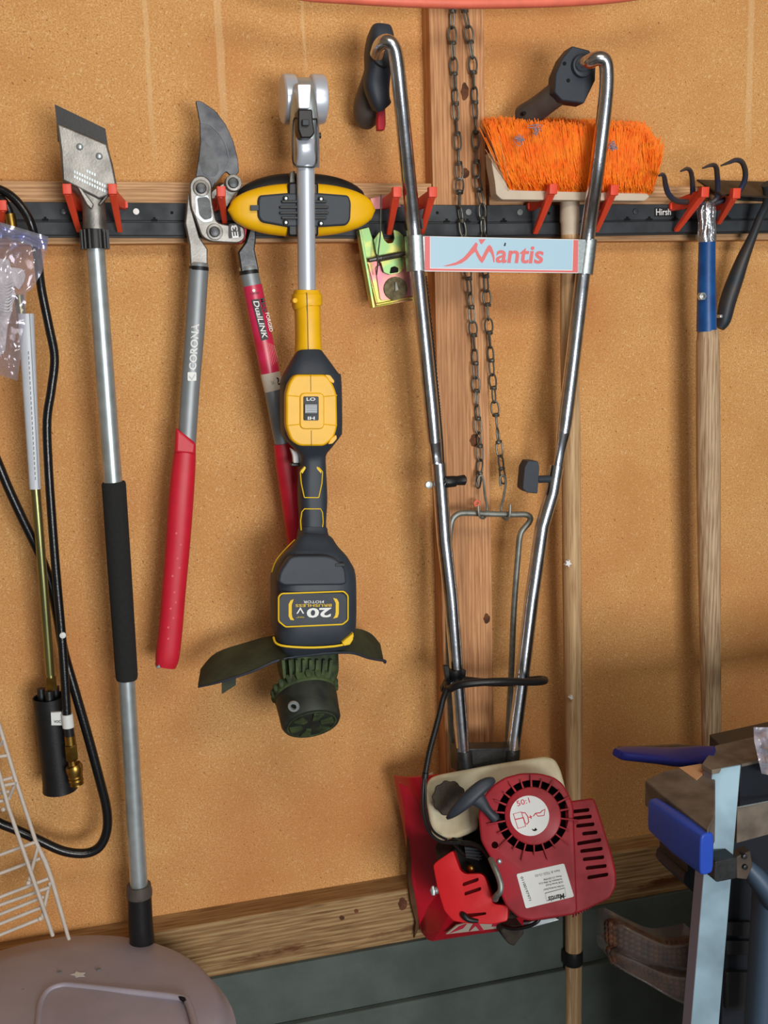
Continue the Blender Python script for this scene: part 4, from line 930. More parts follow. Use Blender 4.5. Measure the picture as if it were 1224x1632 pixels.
q=MB(); q.ptube([(887,742,.126,11.5),(880,785,.126,11.5),(864,839,.128,11.5),(847,956,.132,11.5),(833,1074,.138,11),(816,1204,.145,11)],11.5,24); build(q,'lower_tube',M['chrome'],t)
# grips
q=MB(); q.ploft([(606,47,.110,16,.018),(606,60,.112,20,.022),(604,85,.112,22,.024),(602,110,.110,20,.022),(600,135,.106,20,.018),(604,158,.104,16,.016),(608,168,.10,15,.014)],28,3.2,k=3); gh=build(q,'throttle_housing',M['navy'],t)
q=MB(); q.ploft([(596,96,.100,12,.014),(592,120,.085,13,.014),(588,145,.068,17,.018),(584,168,.052,20,.022),(584,186,.045,20,.021),(586,200,.042,14,.013),(587,206,.041,4,.005)],28,2.2,k=4); build(q,'left_grip',M['grip'],t,label='left moulded grip, pointing to the wall')
q=MB(); q.pprism([(604,168),(614,168),(615,198),(613,207),(603,207),(602,198)],.098,.085); build(q,'throttle_lever',M['redgrip'],gh,bevel=.001,label='red throttle lever')
q=MB(); q.pdisc(612,88,.140,.125,17,28,.002); build(q,'grip_boss',M['navy'],gh)
q=MB(); q.pprism([(912,73),(940,80),(950,98),(949,128),(931,165),(896,160),(884,147),(886,118),(897,92)],.140,.112); gb=build(q,'grip_block',M['navy'],t,bevel=.002)
q=MB(); q.pdisc(930,104,.148,.135,18,28,.003); build(q,'grip_boss',M['navy'],gb)
for u,v in ((900,101),(906,128)):
    q=MB(); q.pdisc(u,v,.1412,.136,3,14); build(q,'screw_hole',M['darkhole'],gb)
q=MB(); q.ploft([(902,138,.125,22,.018),(880,155,.105,19,.018),(858,172,.080,19,.018),(842,183,.062,20,.020),(834,188,.052,19,.019),(829,191,.048,12,.012)],28,2.2,k=4); build(q,'right_grip',M['grip'],t,label='right moulded grip, pointing to the wall')
q=MB(); q.pdisc(836,180,.0835,.075,3,14); build(q,'grip_screw_hole',M['darkhole'],gb)
# cable clips and small straps
q=MB(); q.ptube([(657,352,.108,13.8),(659,366,.108,13.8)],14,20); q.pprism([(660,350),(674,348),(675,364),(662,365)],.108,.095); build(q,'cable_clip',M['black'],t)
q=MB(); q.ptube([(676,440,.090,3.5),(687,540,.088,3.5),(697,640,.088,3.5),(702,700,.090,3.8),(704,738,.092,4)],3.6,10,k=6)
P=smooth([U(*p) for p in [(676,440,.090),(687,540,.088),(697,640,.088),(702,700,.090),(704,738,.092)]],16)
for p,p2 in zip(P,P[1:]): q.tube([p.lerp(p2,.2),p.lerp(p2,.7)],.0042,10)
build(q,'cable_conduit',M['black'],t,label='ribbed black throttle cable')
q=MB(); q.ptube([(700,738,.095,2),(710,850,.105,2),(722,960,.115,2),(728,1060,.125,2)],2,8,k=4); build(q,'cable',M['black'],t)
# knobs
q=MB(); q.ptube([(704,767,.132,5),(712,767,.134,5)],5,14); q.ptube([(708,767.5,.134,8),(712,768,.134,9.5),(725,767,.134,9),(727,766,.134,7.5),(740,765,.134,8.5),(742,765,.134,6)],9,20); build(q,'clamp_knob',M['black'],t,label='small black knob on the left tube')
q=MB(); q.pdisc(684,773,.128,.122,6,18,.001); build(q,'carriage_bolt',M['steel'],t)
q=MB(); q.pprism(rounded([(842,734),(858,735),(860,745),(857,787),(840,785),(833,779),(836,745)],3),.142,.118); q.ptube([(856,764,.130,6),(880,763,.128,6)],6,14); build(q,'clamp_knob',M['navy'],t,bevel=.0015,label='black T-shaped knob on the right tube')
q=MB(); q.ptube([(884,764,.128,5),(892,765,.128,5)],5,14); build(q,'carriage_bolt',M['steel'],t)
# sign plate
SG=.122
def sp(x,y): return (660+x/4.08, 360+y/4.08)
q=MB(); q.ploft([(661,376,.108,15.5,.0165),(664,432,.108,15.5,.0165)],28,2.6); q.pprism([(660,376.5),(680,377),(680,431),(664,431)],SG+.001,SG-.002); build(q,'plate_clamp',M['galv'],t,label='left galvanised clamp')
q=MB(); q.ploft([(937,382,.110,13,.0155),(930,437,.110,13.5,.0155)],28,2.6); q.pprism([(920,381.5),(940,382),(932,436),(919,435)],SG+.001,SG-.002); q.ptube([(943,411,.112,4),(947,412,.112,4)],4,8); build(q,'plate_clamp',M['galv'],t,label='right galvanised clamp')
q=MB(); q.pprism([sp(68,66),sp(1070,88),sp(1066,308),sp(68,296)],SG+.0015,SG-.002); pl=build(q,'sign_plate',M['white'],t,bevel=.0004,label='white and faded red name plate, sky reflection in its colour')
q=MB(); q.pprism([sp(108,71),sp(1033,92),sp(1028,286),sp(108,272)],SG+.0020,SG); build(q,'sky_tinted_field',M['signsky'],pl)
q=MB(); q.pprism([sp(70,68),sp(103,69),sp(103,277),sp(1031,291),sp(1037,91),sp(1068,92),sp(1064,303),sp(70,290)],SG+.0020,SG); build(q,'red_border',M['signpink'],pl)
q=MB()
q.pprism([sp(*p) for p in [(188,260),(230,250),(275,236),(320,208),(352,172),(380,135),(402,106),(414,118),(408,150),(425,185),(440,205),(460,165),(480,130),(493,124),(505,138),(517,170),(523,205),(524,238),(516,235),(510,205),(500,178),(488,165),(474,188),(458,220),(442,243),(425,225),(408,195),(398,168),(375,185),(345,218),(310,242),(270,255),(220,262)]],SG+.0024,SG+.001)
q.pprism([sp(*p) for p in [(420,87),(466,86),(452,104),(438,121),(428,108)]],SG+.0024,SG+.001)
build(q,'logo_letter',M['signpink'],pl)
wl=writing('antis',(sp(530,236)),(sp(840,242)),26,SG+.0022,M['signpink'],pl,bold=.02,shear=.12)
q=MB(); q.pprism([sp(583,130),sp(590,108),sp(598,112),sp(593,132)],SG+.0024,SG+.001); build(q,'scratch',M['blackprint'],pl)
# black loop handle and cable conduit below it
q=MB(); q.ptube([(716,1098,.165),(730,1092,.185),(760,1088,.195),(800,1086,.198),(840,1087,.190),(862,1086,.180),(868,1084,.165),(858,1083,.150),(830,1086,.128),(800,1088,.118),(770,1087,.120),(742,1084,.125),(726,1083,.135),(714,1090,.150)],6.2,16,k=4,closed=True); build(q,'carry_loop',M['black'],t)
q=MB(); q.ptube([(724,1066,.140,13.5),(726,1082,.140,13.5)],13,20); q.pprism([(708,1062),(716,1062),(718,1092),(704,1104),(704,1098),(711,1084)],.150,.140); q.pprism([(734,1068),(743,1068),(742,1080),(734,1082)],.150,.140); build(q,'loop_clamp',M['black'],t,bevel=.0008)
q=MB()
cp_=[(712,1098,.165),(706,1115,.175),(700,1140,.185),(692,1170,.195),(684,1200,.205),(678,1232,.215)]
q.ptube(cp_,4.2,10,k=6)
P=smooth([U(*p) for p in cp_],9)
for p,p2 in zip(P,P[1:]): q.tube([p.lerp(p2,.2),p.lerp(p2,.7)],.0048,10)
build(q,'cable_conduit',M['black'],t)
q=MB(); q.ptube([(678,1232,.215,5.5),(677,1240,.216,5.5)],5,12); q.ptube([(676,1238,.216),(674,1262,.222),(674,1290,.225),(679,1314,.225),(688,1331,.222),(702,1341,.22),(722,1344,.215),(742,1342,.21),(752,1350,.21)],2.6,10,k=5); q.ptube([(679,1238,.214),(678,1262,.22),(679,1290,.222),(684,1312,.222),(694,1328,.22),(712,1338,.215)],2.0,10,k=5); build(q,'cable',M['black'],t)
q=MB(); q.pprism([(729,1194),(827,1192),(830,1225),(728,1232)],.150,.120); q.ptube([(739,1196,.145,13),(741,1224,.147,13)],13,20); q.ptube([(816,1194,.145,13),(815,1222,.147,13)],13,20); build(q,'tube_bracket',M['dsteel'],t,bevel=.001,label='dark steel bracket holding both tubes')

# tine guard behind the engine
q=MB()
G=[(628,1238,.06),(650,1240,.10),(700,1236,.13),(860,1240,.13),(905,1262,.13),(912,1440,.12),(850,1474,.12),(807,1483,.125),(760,1489,.125),(690,1500,.10),(682,1498,.09),(672,1486,.07),(664,1440,.055),(655,1390,.052),(644,1320,.052)]
C0=U(760,1380,.15); vs=[U(*g) for g in G]; n_=len(vs)
inner=[U(u+(760-u)*.16,v+(1390-v)*.16,d+.018) for u,v,d in G]
back=[p+Vector((0,.006,0)) for p in vs]
q.add(vs+inner+[C0]+back,[(i,(i+1)%n_,n_+(i+1)%n_,n_+i) for i in range(n_)]+[(n_+i,n_+(i+1)%n_,2*n_) for i in range(n_)]+[(i,(i+1)%n_,2*n_+1+(i+1)%n_,2*n_+1+i) for i in range(n_)]+[[2*n_+1+i for i in range(n_)]])
gd=build(q,'tine_guard',M['guardred'],t,angle=50,label='glossy red metal tine guard')
q=MB(); q.prism([U(711,1489,.131),U(728,1475,.145),U(745,1471,.150),U(798,1468,.155),U(799,1479,.140)],(0,.003,0)); st=build(q,'guard_sticker',M['creamlabel'],gd)
q=MB(); q.prism([U(716,1488,.133),U(732,1477,.146),U(744,1473,.151),U(738,1480,.145)],(0,.003,0)); q.prism([U(748,1485,.139),U(756,1471,.153),U(763,1471,.153),U(772,1484,.140),U(765,1484,.140),U(758,1476,.149)],(0,.003,0)); q.prism([U(784,1477,.145),U(786,1469,.155),U(796,1469,.155),U(794,1476,.146)],(0,.003,0)); build(q,'sticker_print',M['redprint'],st)
q=MB(); q.prism([U(636,1247,.068),U(690,1232,.110),U(688,1262,.115),U(660,1262,.09)],(0,.003,0)); st=build(q,'top_sticker',M['creamlabel'],gd,label='worn sticker on the guard\'s top corner')
q=MB(); P=[(805,1478),(834,1476),(836,1488),(826,1500),(820,1509),(812,1506),(802,1495),(799,1484)]; q.pprism(rounded(P,3),.17,.12); build(q,'axle_lump',M['dirty'],t,bevel=.004,label='dirt-caked axle end')
tilt(849,1330,.285)
# rear engine mass
q=MB(); q.pprism(rounded([(690,1345),(760,1320),(900,1290),(950,1400),(905,1450),(810,1465),(720,1455)],12),.185,.145); build(q,'crankcase',M['dirty'],t,bevel=.006)
# tank
q=MB(); q.pprism(rounded([(676,1262),(683,1240),(700,1234),(780,1219),(868,1205),(884,1209),(893,1225),(903,1262),(897,1277),(860,1290),(762,1300),(762,1322),(730,1336),(698,1341),(688,1331)],9,5),.236,.155); tk=build(q,'fuel_tank',M['tank'],t,bevel=.012,seg=5,label='milky white fuel tank')
q=MB(); q.pprism([(715+ (26+(1.2 if k%4<2 else -1.0))*math.cos(2*math.pi*k/40),1272+(28+(1.2 if k%4<2 else -1.0))*math.sin(2*math.pi*k/40)) for k in range(40)],.262,.234); fc=build(q,'filler_cap',M['dirty'],tk,bevel=.003)
q=MB(); q.pdisc(727,1336,.226,.205,11,20,.002); build(q,'fuel_grommet',M['black'],tk)
# recoil cover
EO=[(762,1297),(768,1272),(784,1252),(804,1239),(830,1232),(858,1232),(882,1238),(896,1248),(908,1268),(914,1284),(920,1452),(914,1458),(845,1468),(826,1463),(806,1444),(795,1420),(784,1372),(766,1340)]
q=MB(); q.pprism(rounded(EO,7),.292,.200,1.02); cv=build(q,'recoil_cover',M['engred'],t,bevel=.009,seg=4,label='weathered red recoil cover')
rc=(849,1300)
k=MB(); k.pprism(circ(rc[0],rc[1],58,40),.31,.272); 
cut(cv,k)
k=MB(); k.pdisc(788,1347,.31,.27,5.5,18); cut(cv,k)
q=MB(); q.pdisc(rc[0],rc[1],.2735,.270,57.5,40); fr=build(q,'fan_recess',M['darkhole'],cv)
q=MB(); q.pprism(circ(rc[0],rc[1],60,40)+[],.2,.19) if False else q.pdisc(rc[0],rc[1],.300,.271,45,48,.003); dk=build(q,'recoil_disc',M['engred'],cv)
for j in range(22):
    a=2*math.pi*j/22+.1; ca,sa=math.cos(a),math.sin(a)
    up = sa<0
    r0,r1 = 42, (74 if j%2==0 else 63)
    if up: r1=66 if j%2==0 else 60
    w=1.4 if not up else 1.8
    q=MB(); q.pprism([(rc[0]+r0*ca-w*sa,rc[1]+r0*sa+w*ca),(rc[0]+r1*ca-w*sa*.6,rc[1]+r1*sa+w*ca*.6),(rc[0]+r1*ca+w*sa*.6,rc[1]+r1*sa-w*ca*.6),(rc[0]+r0*ca+w*sa,rc[1]+r0*sa-w*ca)],.2975,.272); build(q,'cooling_rib',M['engred'],cv,bevel=.0004)
q=MB(); q.pdisc(844,1300,.3006,.299,31,40); stk=build(q,'ratio_sticker',M['offwhite'],dk,label='round white fuel ratio sticker')
writing('50:1',(825,1285),(845,1279),8,.3008,M['redprint'],stk)
def stroke(pts,d,r,mt,par,nm,closed=False):
    q=MB(); q.ptube([(u,v,d) for u,v in pts],r,5,closed=closed); build(q,nm,mt,par)
def s7(*p): return [(680+x/5.1,1160+y/5.1) for x,y in p]
stroke(s7((705,700),(770,683),(805,800),(742,818)),.3008,.75,M['redprint'],stk,'pump_mark',True)
stroke(s7((722,745),(785,730)),.3008,.75,M['redprint'],stk,'pump_mark')
stroke(s7((775,690),(800,690),(822,720),(830,765),(815,785),(800,770),(785,725)),.3008,.75,M['redprint'],stk,'pump_mark')
stroke(s7((832,728),(858,722)),.3008,.75,M['redprint'],stk,'plus_mark'); stroke(s7((842,710),(850,740)),.3008,.75,M['redprint'],stk,'plus_mark')
stroke(s7((868,718),(885,695),(925,690),(938,675),(962,660),(955,712),(905,718),(885,695)),.3008,.75,M['redprint'],stk,'oilcan_mark')
q=MB(); q.pprism(s7((855,820),(875,828),(885,812),(900,830),(880,840),(862,835)),.3012,.30); build(q,'chip',M['darkhole'],stk)
# side shroud with slots
q=MB(); q.pprism(rounded([(900,1278),(935,1273),(946,1272),(950,1280),(962,1318),(975,1360),(982,1390),(982,1413),(972,1432),(930,1452),(914,1458),(906,1440)],6),.286,.190,1.02); sh=build(q,'side_shroud',M['engred'],t,bevel=.008,seg=4,label='slotted red side shroud')
k=MB()
for a,b_ in (((918,470),(1010,460)),((928,503),(1022,492)),((945,540),(1035,530)),((975,578),(1050,570)),((950,627),(1068,607)),((965,664),(1075,650)),((978,704),(1083,692)),((992,747),(1095,735)),((1000,794),(1103,777))):
    x0,y0=a[0]/3.06+610,a[1]/3.06+1140; x1,y1=b_[0]/3.06+610,b_[1]/3.06+1140
    k.pprism(rounded([(x0,y0-3),(x1,y1-3),(x1,y1+3),(x0,y0+3)],2.8,3),.30,.265)
cut(sh,k)
q=MB(); q.pprism([(908,1284),(944,1280),(972,1405),(918,1420)],.2645,.262); build(q,'slot_backing',M['darkhole'],sh)
q=MB()
for j in range(12):
    u=916+j*4.6; v=1457-j*2.6; q.pprism([(u,v-5),(u+1.6,v-6),(u-1,v+5),(u-2.6,v+6)],.270,.24)
build(q,'shroud_fins',M['engred'],sh)
# lower label, upside down
q=MB(); q.pprism(rounded([(823,1393),(899,1376),(915,1429),(838,1448)],3),.2928,.288); lb=build(q,'maker_label',M['offwhite'],cv,label='white maker label, upside down')
def L7(x,y): return (610+x/3.06,1140+y/3.06)
def uw(s,a,b,h,mt='blackprint',**k): writing(s,L7(*a),L7(*b),h,.2930,M[mt],lb,**k)
uw('Mantis',(884,868),(805,886),8,bold=.02,shear=.2)
stroke([L7(*p) for p in ((792,868),(888,842),(893,882),(800,905))],.2932,.4,M['blackprint'],lb,'label_frame',True)
uw("We Make Gardening Easier!",(884,826),(784,848),2.6)
uw('1028 Street Road',(878,808),(796,826),2.6)
uw('Southampton, PA 18966 U.S.A.',(874,795),(760,818),2.6)
uw('Phone: 215-355-9700',(870,780),(784,798),2.6)
uw('Item # 7225-15-03',(862,752),(742,778),3.6,'greyprint')
writing('01100197971',L7(672,790),L7(714,905),4,.2930,M['blackprint'],lb)
# pull handle
q=MB(); q.ploft([(714,1303,.292,3,.004),(722,1296,.300,7,.007),(737,1282,.305,10.5,.009),(752,1268,.306,12,.010),(768,1254,.305,11,.009),(779,1247,.302,8.5,.008),(786,1244,.298,5,.006)],24,2.6,k=4); q.ploft([(756,1268,.304,15,.008),(766,1278,.302,11,.008),(774,1288,.300,8,.009),(781,1296,.298,7,.009),(786,1301,.296,8,.009),(789,1304,.294,8,.009)],24,2.4,k=4); build(q,'pull_handle',M['navy'],t,label='black starter pull handle')
q=MB(); q.ptube([(786,1301,.294,5),(800,1310,.285,4)],4,12); build(q,'pull_guide',M['black'],t)
# carburettor nest
q=MB(); q.pprism(rounded([(722,1352),(748,1345),(776,1352),(786,1385),(776,1410),(742,1408),(722,1385)],4),.225,.18); cb=build(q,'carburettor',M['darkhole'],t,bevel=.003)
q=MB(); q.pprism([(740,1348),(768,1352),(764,1372),(742,1366)],.24,.215); 
for j in range(4): q.pprism([(742,1350+j*5),(768,1353+j*5),(768,1355+j*5),(742,1352+j*5)],.245,.235)
build(q,'carburettor_fins',M['railp'],cb,bevel=.0008)
q=MB(); q.ball(U(751,1384,.242),((.0062,0,0),(0,0,.0058),(0,-.006,0)),18,10); build(q,'primer_bulb',M['brass'],cb)
q=MB(); q.ptube([(722,1338,.232),(735,1343,.240),(752,1345,.248),(768,1352,.256),(778,1364,.262),(783,1372,.264)],4.2,12,k=4); q.ptube([(724,1345,.225),(740,1362,.235),(756,1368,.238),(770,1362,.238)],2.4,8,k=4); q.ptube([(728,1340,.225),(732,1356,.232),(744,1366,.236)],1.6,8,k=4); build(q,'fuel_line',M['black'],t)
q=MB(); q.ptube([(782,1369,.290,4.6),(787,1380,.300,4.8),(794,1396,.304,4.8),(798,1410,.304,4.8),(797,1421,.302,4.8),(792,1427,.296,5),(789,1432,.286,6)],4.8,16,k=4); build(q,'metal_pipe',M['rod'],t)
q=MB(); q.ball(U(796,1373,.2925),((.004,0,0),(0,0,.004),(0,-.003,0)),12,6); build(q,'screw',M['steel'],cv)
# air filter cover
q=MB(); q.pprism(rounded([(690,1379),(697,1372),(722,1355),(728,1372),(734,1388),(742,1393),(766,1392),(773,1397),(781,1420),(785,1438),(790,1441),(810,1443),(809,1468),(786,1473),(745,1472),(722,1468),(708,1452),(697,1416)],5),.272,.185,1.02); af=build(q,'air_filter_cover',M['brightred'],t,bevel=.008,seg=4,label='bright red air filter cover')
k=MB()
for x0,y0,x1,y1 in ((736,1411,762,1402),(739,1426,766,1417)): k.pprism(rounded([(x0,y0-3),(x1,y1-3),(x1,y1+3),(x0,y0+3)],2.8,3),.29,.255)
k.pprism(rounded([(738,1458),(774,1455),(774,1459),(752,1463),(738,1465)],2),.29,.255)
cut(af,k)
q=MB(); q.pprism([(732,1398),(768,1396),(772,1464),(736,1468)],.2545,.252); build(q,'slot_backing',M['darkhole'],af)
q=MB(); q.ptube([(736,1456,.272,4),(740,1460,.276,5.5),(748,1466,.276,4.5),(762,1468,.272,3)],4,12,k=3); build(q,'choke_lever',M['black'],af)
q=MB(); q.ptube([(700,1419,.262,5),(694,1419,.268,5.5),(690,1419,.27,4)],5,14); q.ploft([(690,1413,.27,2,.003),(690,1419,.272,5,.003),(691,1426,.27,3,.003)],14,2.4); build(q,'wing_nut',M['steel'],af)
# plug lead
q=MB(); q.ptube([(800,1475,.205),(815,1480,.225),(835,1478,.24),(852,1472,.25),(860,1464,.25),(863,1456,.245)],3.2,10,k=4); build(q,'plug_lead',M['black'],t)
q=MB(); q.pprism([(833,1470),(885,1462),(892,1466),(850,1478),(836,1478)],.235,.19); build(q,'muffler_edge',M['steel'],t,bevel=.001)

tilt()

def H(u,v,z):
    """the point seen at (u,v) on the level plane z"""
    r=ray(u,v); return CPOS+r*((z-CAMZ)/r.z)
# ================================================================== round bin with lid, lower left
r=ray(70,1664); LC=CPOS+r*1.5+Vector((0,0,.018)); LR=290*1.5/F
t=thing('waste_bin','mauve-grey round plastic bin with a domed lid','bin',(LC.x,LC.y,0))
zl=LC.z
q=MB(); q.lathe((LC.x,LC.y,0),(0,0,1),[(LR*.78,0),(LR*.80,.02),(LR*.97,zl-.09),(LR*1.03,zl-.085),(LR*1.05,zl-.06),(LR*1.05,zl-.035),(LR*1.02,zl-.032)],64); build(q,'bin_body',M['lid'],t)
q=MB(); q.lathe((LC.x,LC.y,zl-.034),(0,0,1),[(LR*1.0,-.01),(LR*1.035,0),(LR*1.035,.006),(LR*1.0,.014),(LR*.97,.032),(LR*.93,.040),(LR*.75,.046),(LR*.4,.050),(LR*.05,.052)],72,); ld=build(q,'lid',M['lid'],t)
zt_=zl+.0165
q=MB(); P=[H(u,v,zt_-.001) for u,v in ((52,1660),(60,1632),(64,1600),(76,1580),(98,1571),(125,1572),(200,1580),(285,1590),(300,1600),(312,1640))]; q.tube(smooth(P,5),.0050,12); build(q,'handle_ridge',M['lid'],ld)
q=MB(); q.prism([H(u,v,zt_+.0035) for u,v in ((284,1588),(291,1587),(299,1590),(298,1595),(291,1593))],(0,0,-.004)); build(q,'split',M['darkhole'],ld,label='dark split in the lid')
for u,v,r_ in ((125,1553,13),(95,1548,5),(157,1544,6),(38,1577,5),(116,1603,6)):
    q=MB(); q.prism([H(u+r_*(1 if k%2 else .55)*math.cos(k*.63),v+r_*.4*(1 if k%2 else .6)*math.sin(k*.63),zl+.0162) for k in range(10)],(0,0,-.003)); build(q,'paint_spot',M['offwhite'] if r_>10 else M['greyprint'],ld)

# ================================================================== white wire rack
t=thing('wire_rack','white coated wire rack leaning at the lower left corner','rack',U(20,1500,.10))
def rod(pts,r=3.2,nm='wire_rod'):
    q=MB(); q.ptube(pts,r,10); build(q,nm,M['rack'],t)
rod([(-30,1080,.115,3.4),(0,1160,.115,3.4),(26,1246,.115),(57,1341,.115),(72,1373,.115,4),(82,1400,.115,3.6),(108,1491,.115,3),(110,1497,.115,3)],3.2,'side_wire')
rod([(-20,1180,.16,3.4),(0,1237,.16,3.4),(13,1286,.16,3.2),(46,1381,.16),(66,1438,.155),(84,1491,.15)],3.2,'side_wire')
for a,b_,d in (((-30,1373),(56,1342),.115),((-30,1403),(64,1368),.12),((-30,1441),(77,1400),.12),((-30,1453),(79,1414),.125),((-30,1469),(70,1429),.135),((-30,1484),(66,1446),.145),((-30,1502),(64,1464),.15),
               ((-20,1208),(11,1204),.12),((-20,1250),(20,1239),.12),((-20,1257),(24,1248),.13),((-20,1268),(15,1261),.14),((-20,1280),(11,1275),.15)): rod([(a[0],a[1],d,2.9),(b_[0],b_[1],d,2.9)],2.9,'cross_wire')
for a,b_ in (((60,1350,.115),(45,1408,.158)),((79,1407,.115),(66,1466,.152)),((25,1246,.115),(14,1273,.15)),((4,1180,.115),(-8,1200,.15))): rod([a+(2.9,),b_+(2.9,)],2.9,'brace_wire')
for u,v,d in ((45,1407,.158),(64,1464,.152),(5,1290,.155)):
    q=MB(); c=U(u,v,d); s=4*px(u,v,d); q.ball(c,((s,0,0),(0,0,s),(0,-s,0)),12,6); build(q,'wire_tip',M['rack'],t)

# ================================================================== folding workbench, lower right
t=thing('folding_workbench','folding workbench with bright metal leg and blue jaw, lower right','workbench',(U(1120,1632,.6).x,U(1120,1632,.6).y,0))
DL=.62; zb_=U(1158,1222,DL).z
# leg: aluminium U channel down to the floor
tl,tr=U(1135,1227,DL),U(1181,1219,DL+.012); bl_,br=U(1101,1632,DL+.05),U(1146,1632,DL+.062)
def ext(a,b): k=(a.z-0)/(a.z-b.z); return a+(b-a)*k
bl2,br2=ext(tl,bl_),ext(tr,br)
bk=Vector((-.003,.013,0)); 
q=MB(); q.hexa([bl2,br2,tr,tl,bl2+Vector((0,.0025,0)),br2+Vector((0,.0025,0)),tr+Vector((0,.0025,0)),tl+Vector((0,.0025,0))]); lg=build(q,'leg',M['legalu'],t,bevel=.0008,label='bright aluminium channel leg')
q=MB(); q.hexa([bl2,bl2+Vector((.002,.0,0)),tl+Vector((.002,0,0)),tl,bl2+bk,bl2+bk+Vector((.002,0,0)),tl+bk+Vector((.002,0,0)),tl+bk]); build(q,'leg_flange',mat('leg_side_metal',C(120,112,124),.5,.4),lg)
q=MB(); a_=tl+bk*.55+Vector((-.0005,0,-.012)); q.lathe(a_,(-.83,-.55,0),[(.0022,-.002),(.0022,.0012)],14); build(q,'flange_hole',M['darkhole'],lg)
q=MB(); q.prism([H(1135,1227,zb_+.001),H(1181,1219,zb_+.001),H(1152,1186,zb_+.001),H(1140,1188,zb_+.001),H(1124,1210,zb_+.001),H(1118,1218,zb_+.001)],(0,0,-.006)); build(q,'leg_cap',M['benchtop'],t,bevel=.0008)
EB=(H(1300,1190,zb_)-H(1182,1218,zb_)).normalized()
q=MB(); q.prism([H(1139,1188,zb_),H(1139,1188,zb_)+EB*.85,H(1182,1218,zb_)+EB*.85,H(1182,1218,zb_)],(0,0,-.004)); build(q,'rear_jaw',M['benchtop'],t,bevel=.001)
# right hand dark body
P1=H(1180,1219,zb_-.004); P2=P1+EB*.84; off=Vector((.02,.10,0))
def slab(P1,P2,z0,z1,off,nm,mt,**k):
    a=[Vector((P1.x,P1.y,z0)),Vector((P2.x,P2.y,z0)),Vector((P2.x,P2.y,z1)),Vector((P1.x,P1.y,z1))]
    q=MB(); q.hexa(a+[p+off for p in a]); return build(q,nm,mt,t,**k)
slab(P1,P2,zb_-.060,zb_-.004,off,'front_beam',M['deep'],bevel=.001)
slab(P1+Vector((0,.004,0)),P2+Vector((0,.004,0)),zb_-.108,zb_-.062,off,'lower_beam',M['benchtop'],bevel=.001)
q=MB(); q.ptube([(1174,1287,.64,1.2),(1300,1262,.60,1.2)],1.2,6); build(q,'beam_wire',M['steel'],t)
# front jaw board with blue end
zj=zb_-.012
JJ=[H(*p,zj) for p in ((1028,1244),(1057,1229),(1110,1219),(1140,1228),(1140,1300),(1128,1322),(1050,1262))]
q=MB(); q.prism(JJ,(0,0,-.032)); build(q,'front_jaw',M['benchtop'],t,bevel=.0015,label='stained brown jaw board')
q=MB(); q.prism([H(1082,1223,zj+.0008),H(1118,1217,zj+.0008),H(1122,1232,zj+.0008),H(1110,1243,zj+.0008)],(0,0,-.002)); build(q,'bare_patch',M['benchwood'],t,label='pale bare wood patch')
A_,B_=H(1046,1268,zj-.002),H(1134,1324,zj-.002); n_=(B_-A_).cross(Vector((0,0,1))).normalized(); n_=n_ if n_.y<0 else -n_
q=MB(); q.loft([(A_+n_*.004-Vector((0,0,.022)), n_*.008, Vector((0,0,.020))),(A_.lerp(B_,.5)+n_*.005-Vector((0,0,.025)), n_*.009, Vector((0,0,.0235))),(B_+n_*.005-Vector((0,0,.026)), n_*.009, Vector((0,0,.024)))],20,5); build(q,'jaw_grip',M['bench_blue'],t,bevel=.002,label='blue plastic jaw end')
q=MB(); q.pprism(rounded([(1096,1258),(1112,1250),(1124,1262),(1127,1278),(1127,1316),(1118,1312),(1096,1296)],4),.615,.57); build(q,'swivel_peg',M['deep'],t,bevel=.003)
q=MB(); q.pprism([(1122,1318),(1138,1317),(1138,1340),(1128,1346)],.655,.62); build(q,'jaw_clip',M['dsteel'],t)
q=MB(); q.pprism(rounded([(1097,1352),(1122,1350),(1120,1424),(1106,1424),(1090,1406),(1092,1392),(1097,1390)],4),.60,.53); build(q,'hinge_block',M['deep'],t,bevel=.003)
q=MB(); q.pprism(rounded([(1140,1374),(1175,1366),(1173,1400),(1142,1406),(1138,1402)],2),.668,.645); build(q,'leg_bracket',M['dsteel'],t,bevel=.0015,label='dark bracket clipped round the leg')
q=MB(); q.pprism([(1174,1366),(1196,1356),(1200,1380),(1190,1402),(1174,1400)],.645,.63); build(q,'bracket_plate',M['shovel'],t,bevel=.001)
for u,v in ((1188,1366),(1189,1383)):
    q=MB(); q.pdisc(u,v,.649,.640,4.5,16,.001); build(q,'bracket_bolt',M['dsteel'],t)
q=MB(); q.ploft([(1182,1372,.625,10,.018),(1200,1392,.63,15,.020),(1222,1418,.64,17,.020),(1236,1440,.64,17,.02)],24,2.4); q.ploft([(1226,1400,.62,24,.02),(1222,1450,.62,20,.02),(1210,1640,.62,20,.02)],24,2.6,k=3); build(q,'folding_arm',M['slate'],t,label='slate blue folding arm')
q=MB(); q.pprism([(1150,1300),(2350,1290),(2350,1900),(1150,1900)],.555,.53); bb=build(q,'inner_panel',M['deep'],t,bevel=.002)
for v0 in (1470,1500,1550):
    q=MB(); q.pprism(rrect(1158,v0,1200,v0+(22 if v0<1550 else 60),3),.562,.55); build(q,'panel_rib',M['raildk'],bb,bevel=.001)
writing('shop top',(1160,1483),(1200,1474),7,.5640,M['greyprint'],bb) if False else None

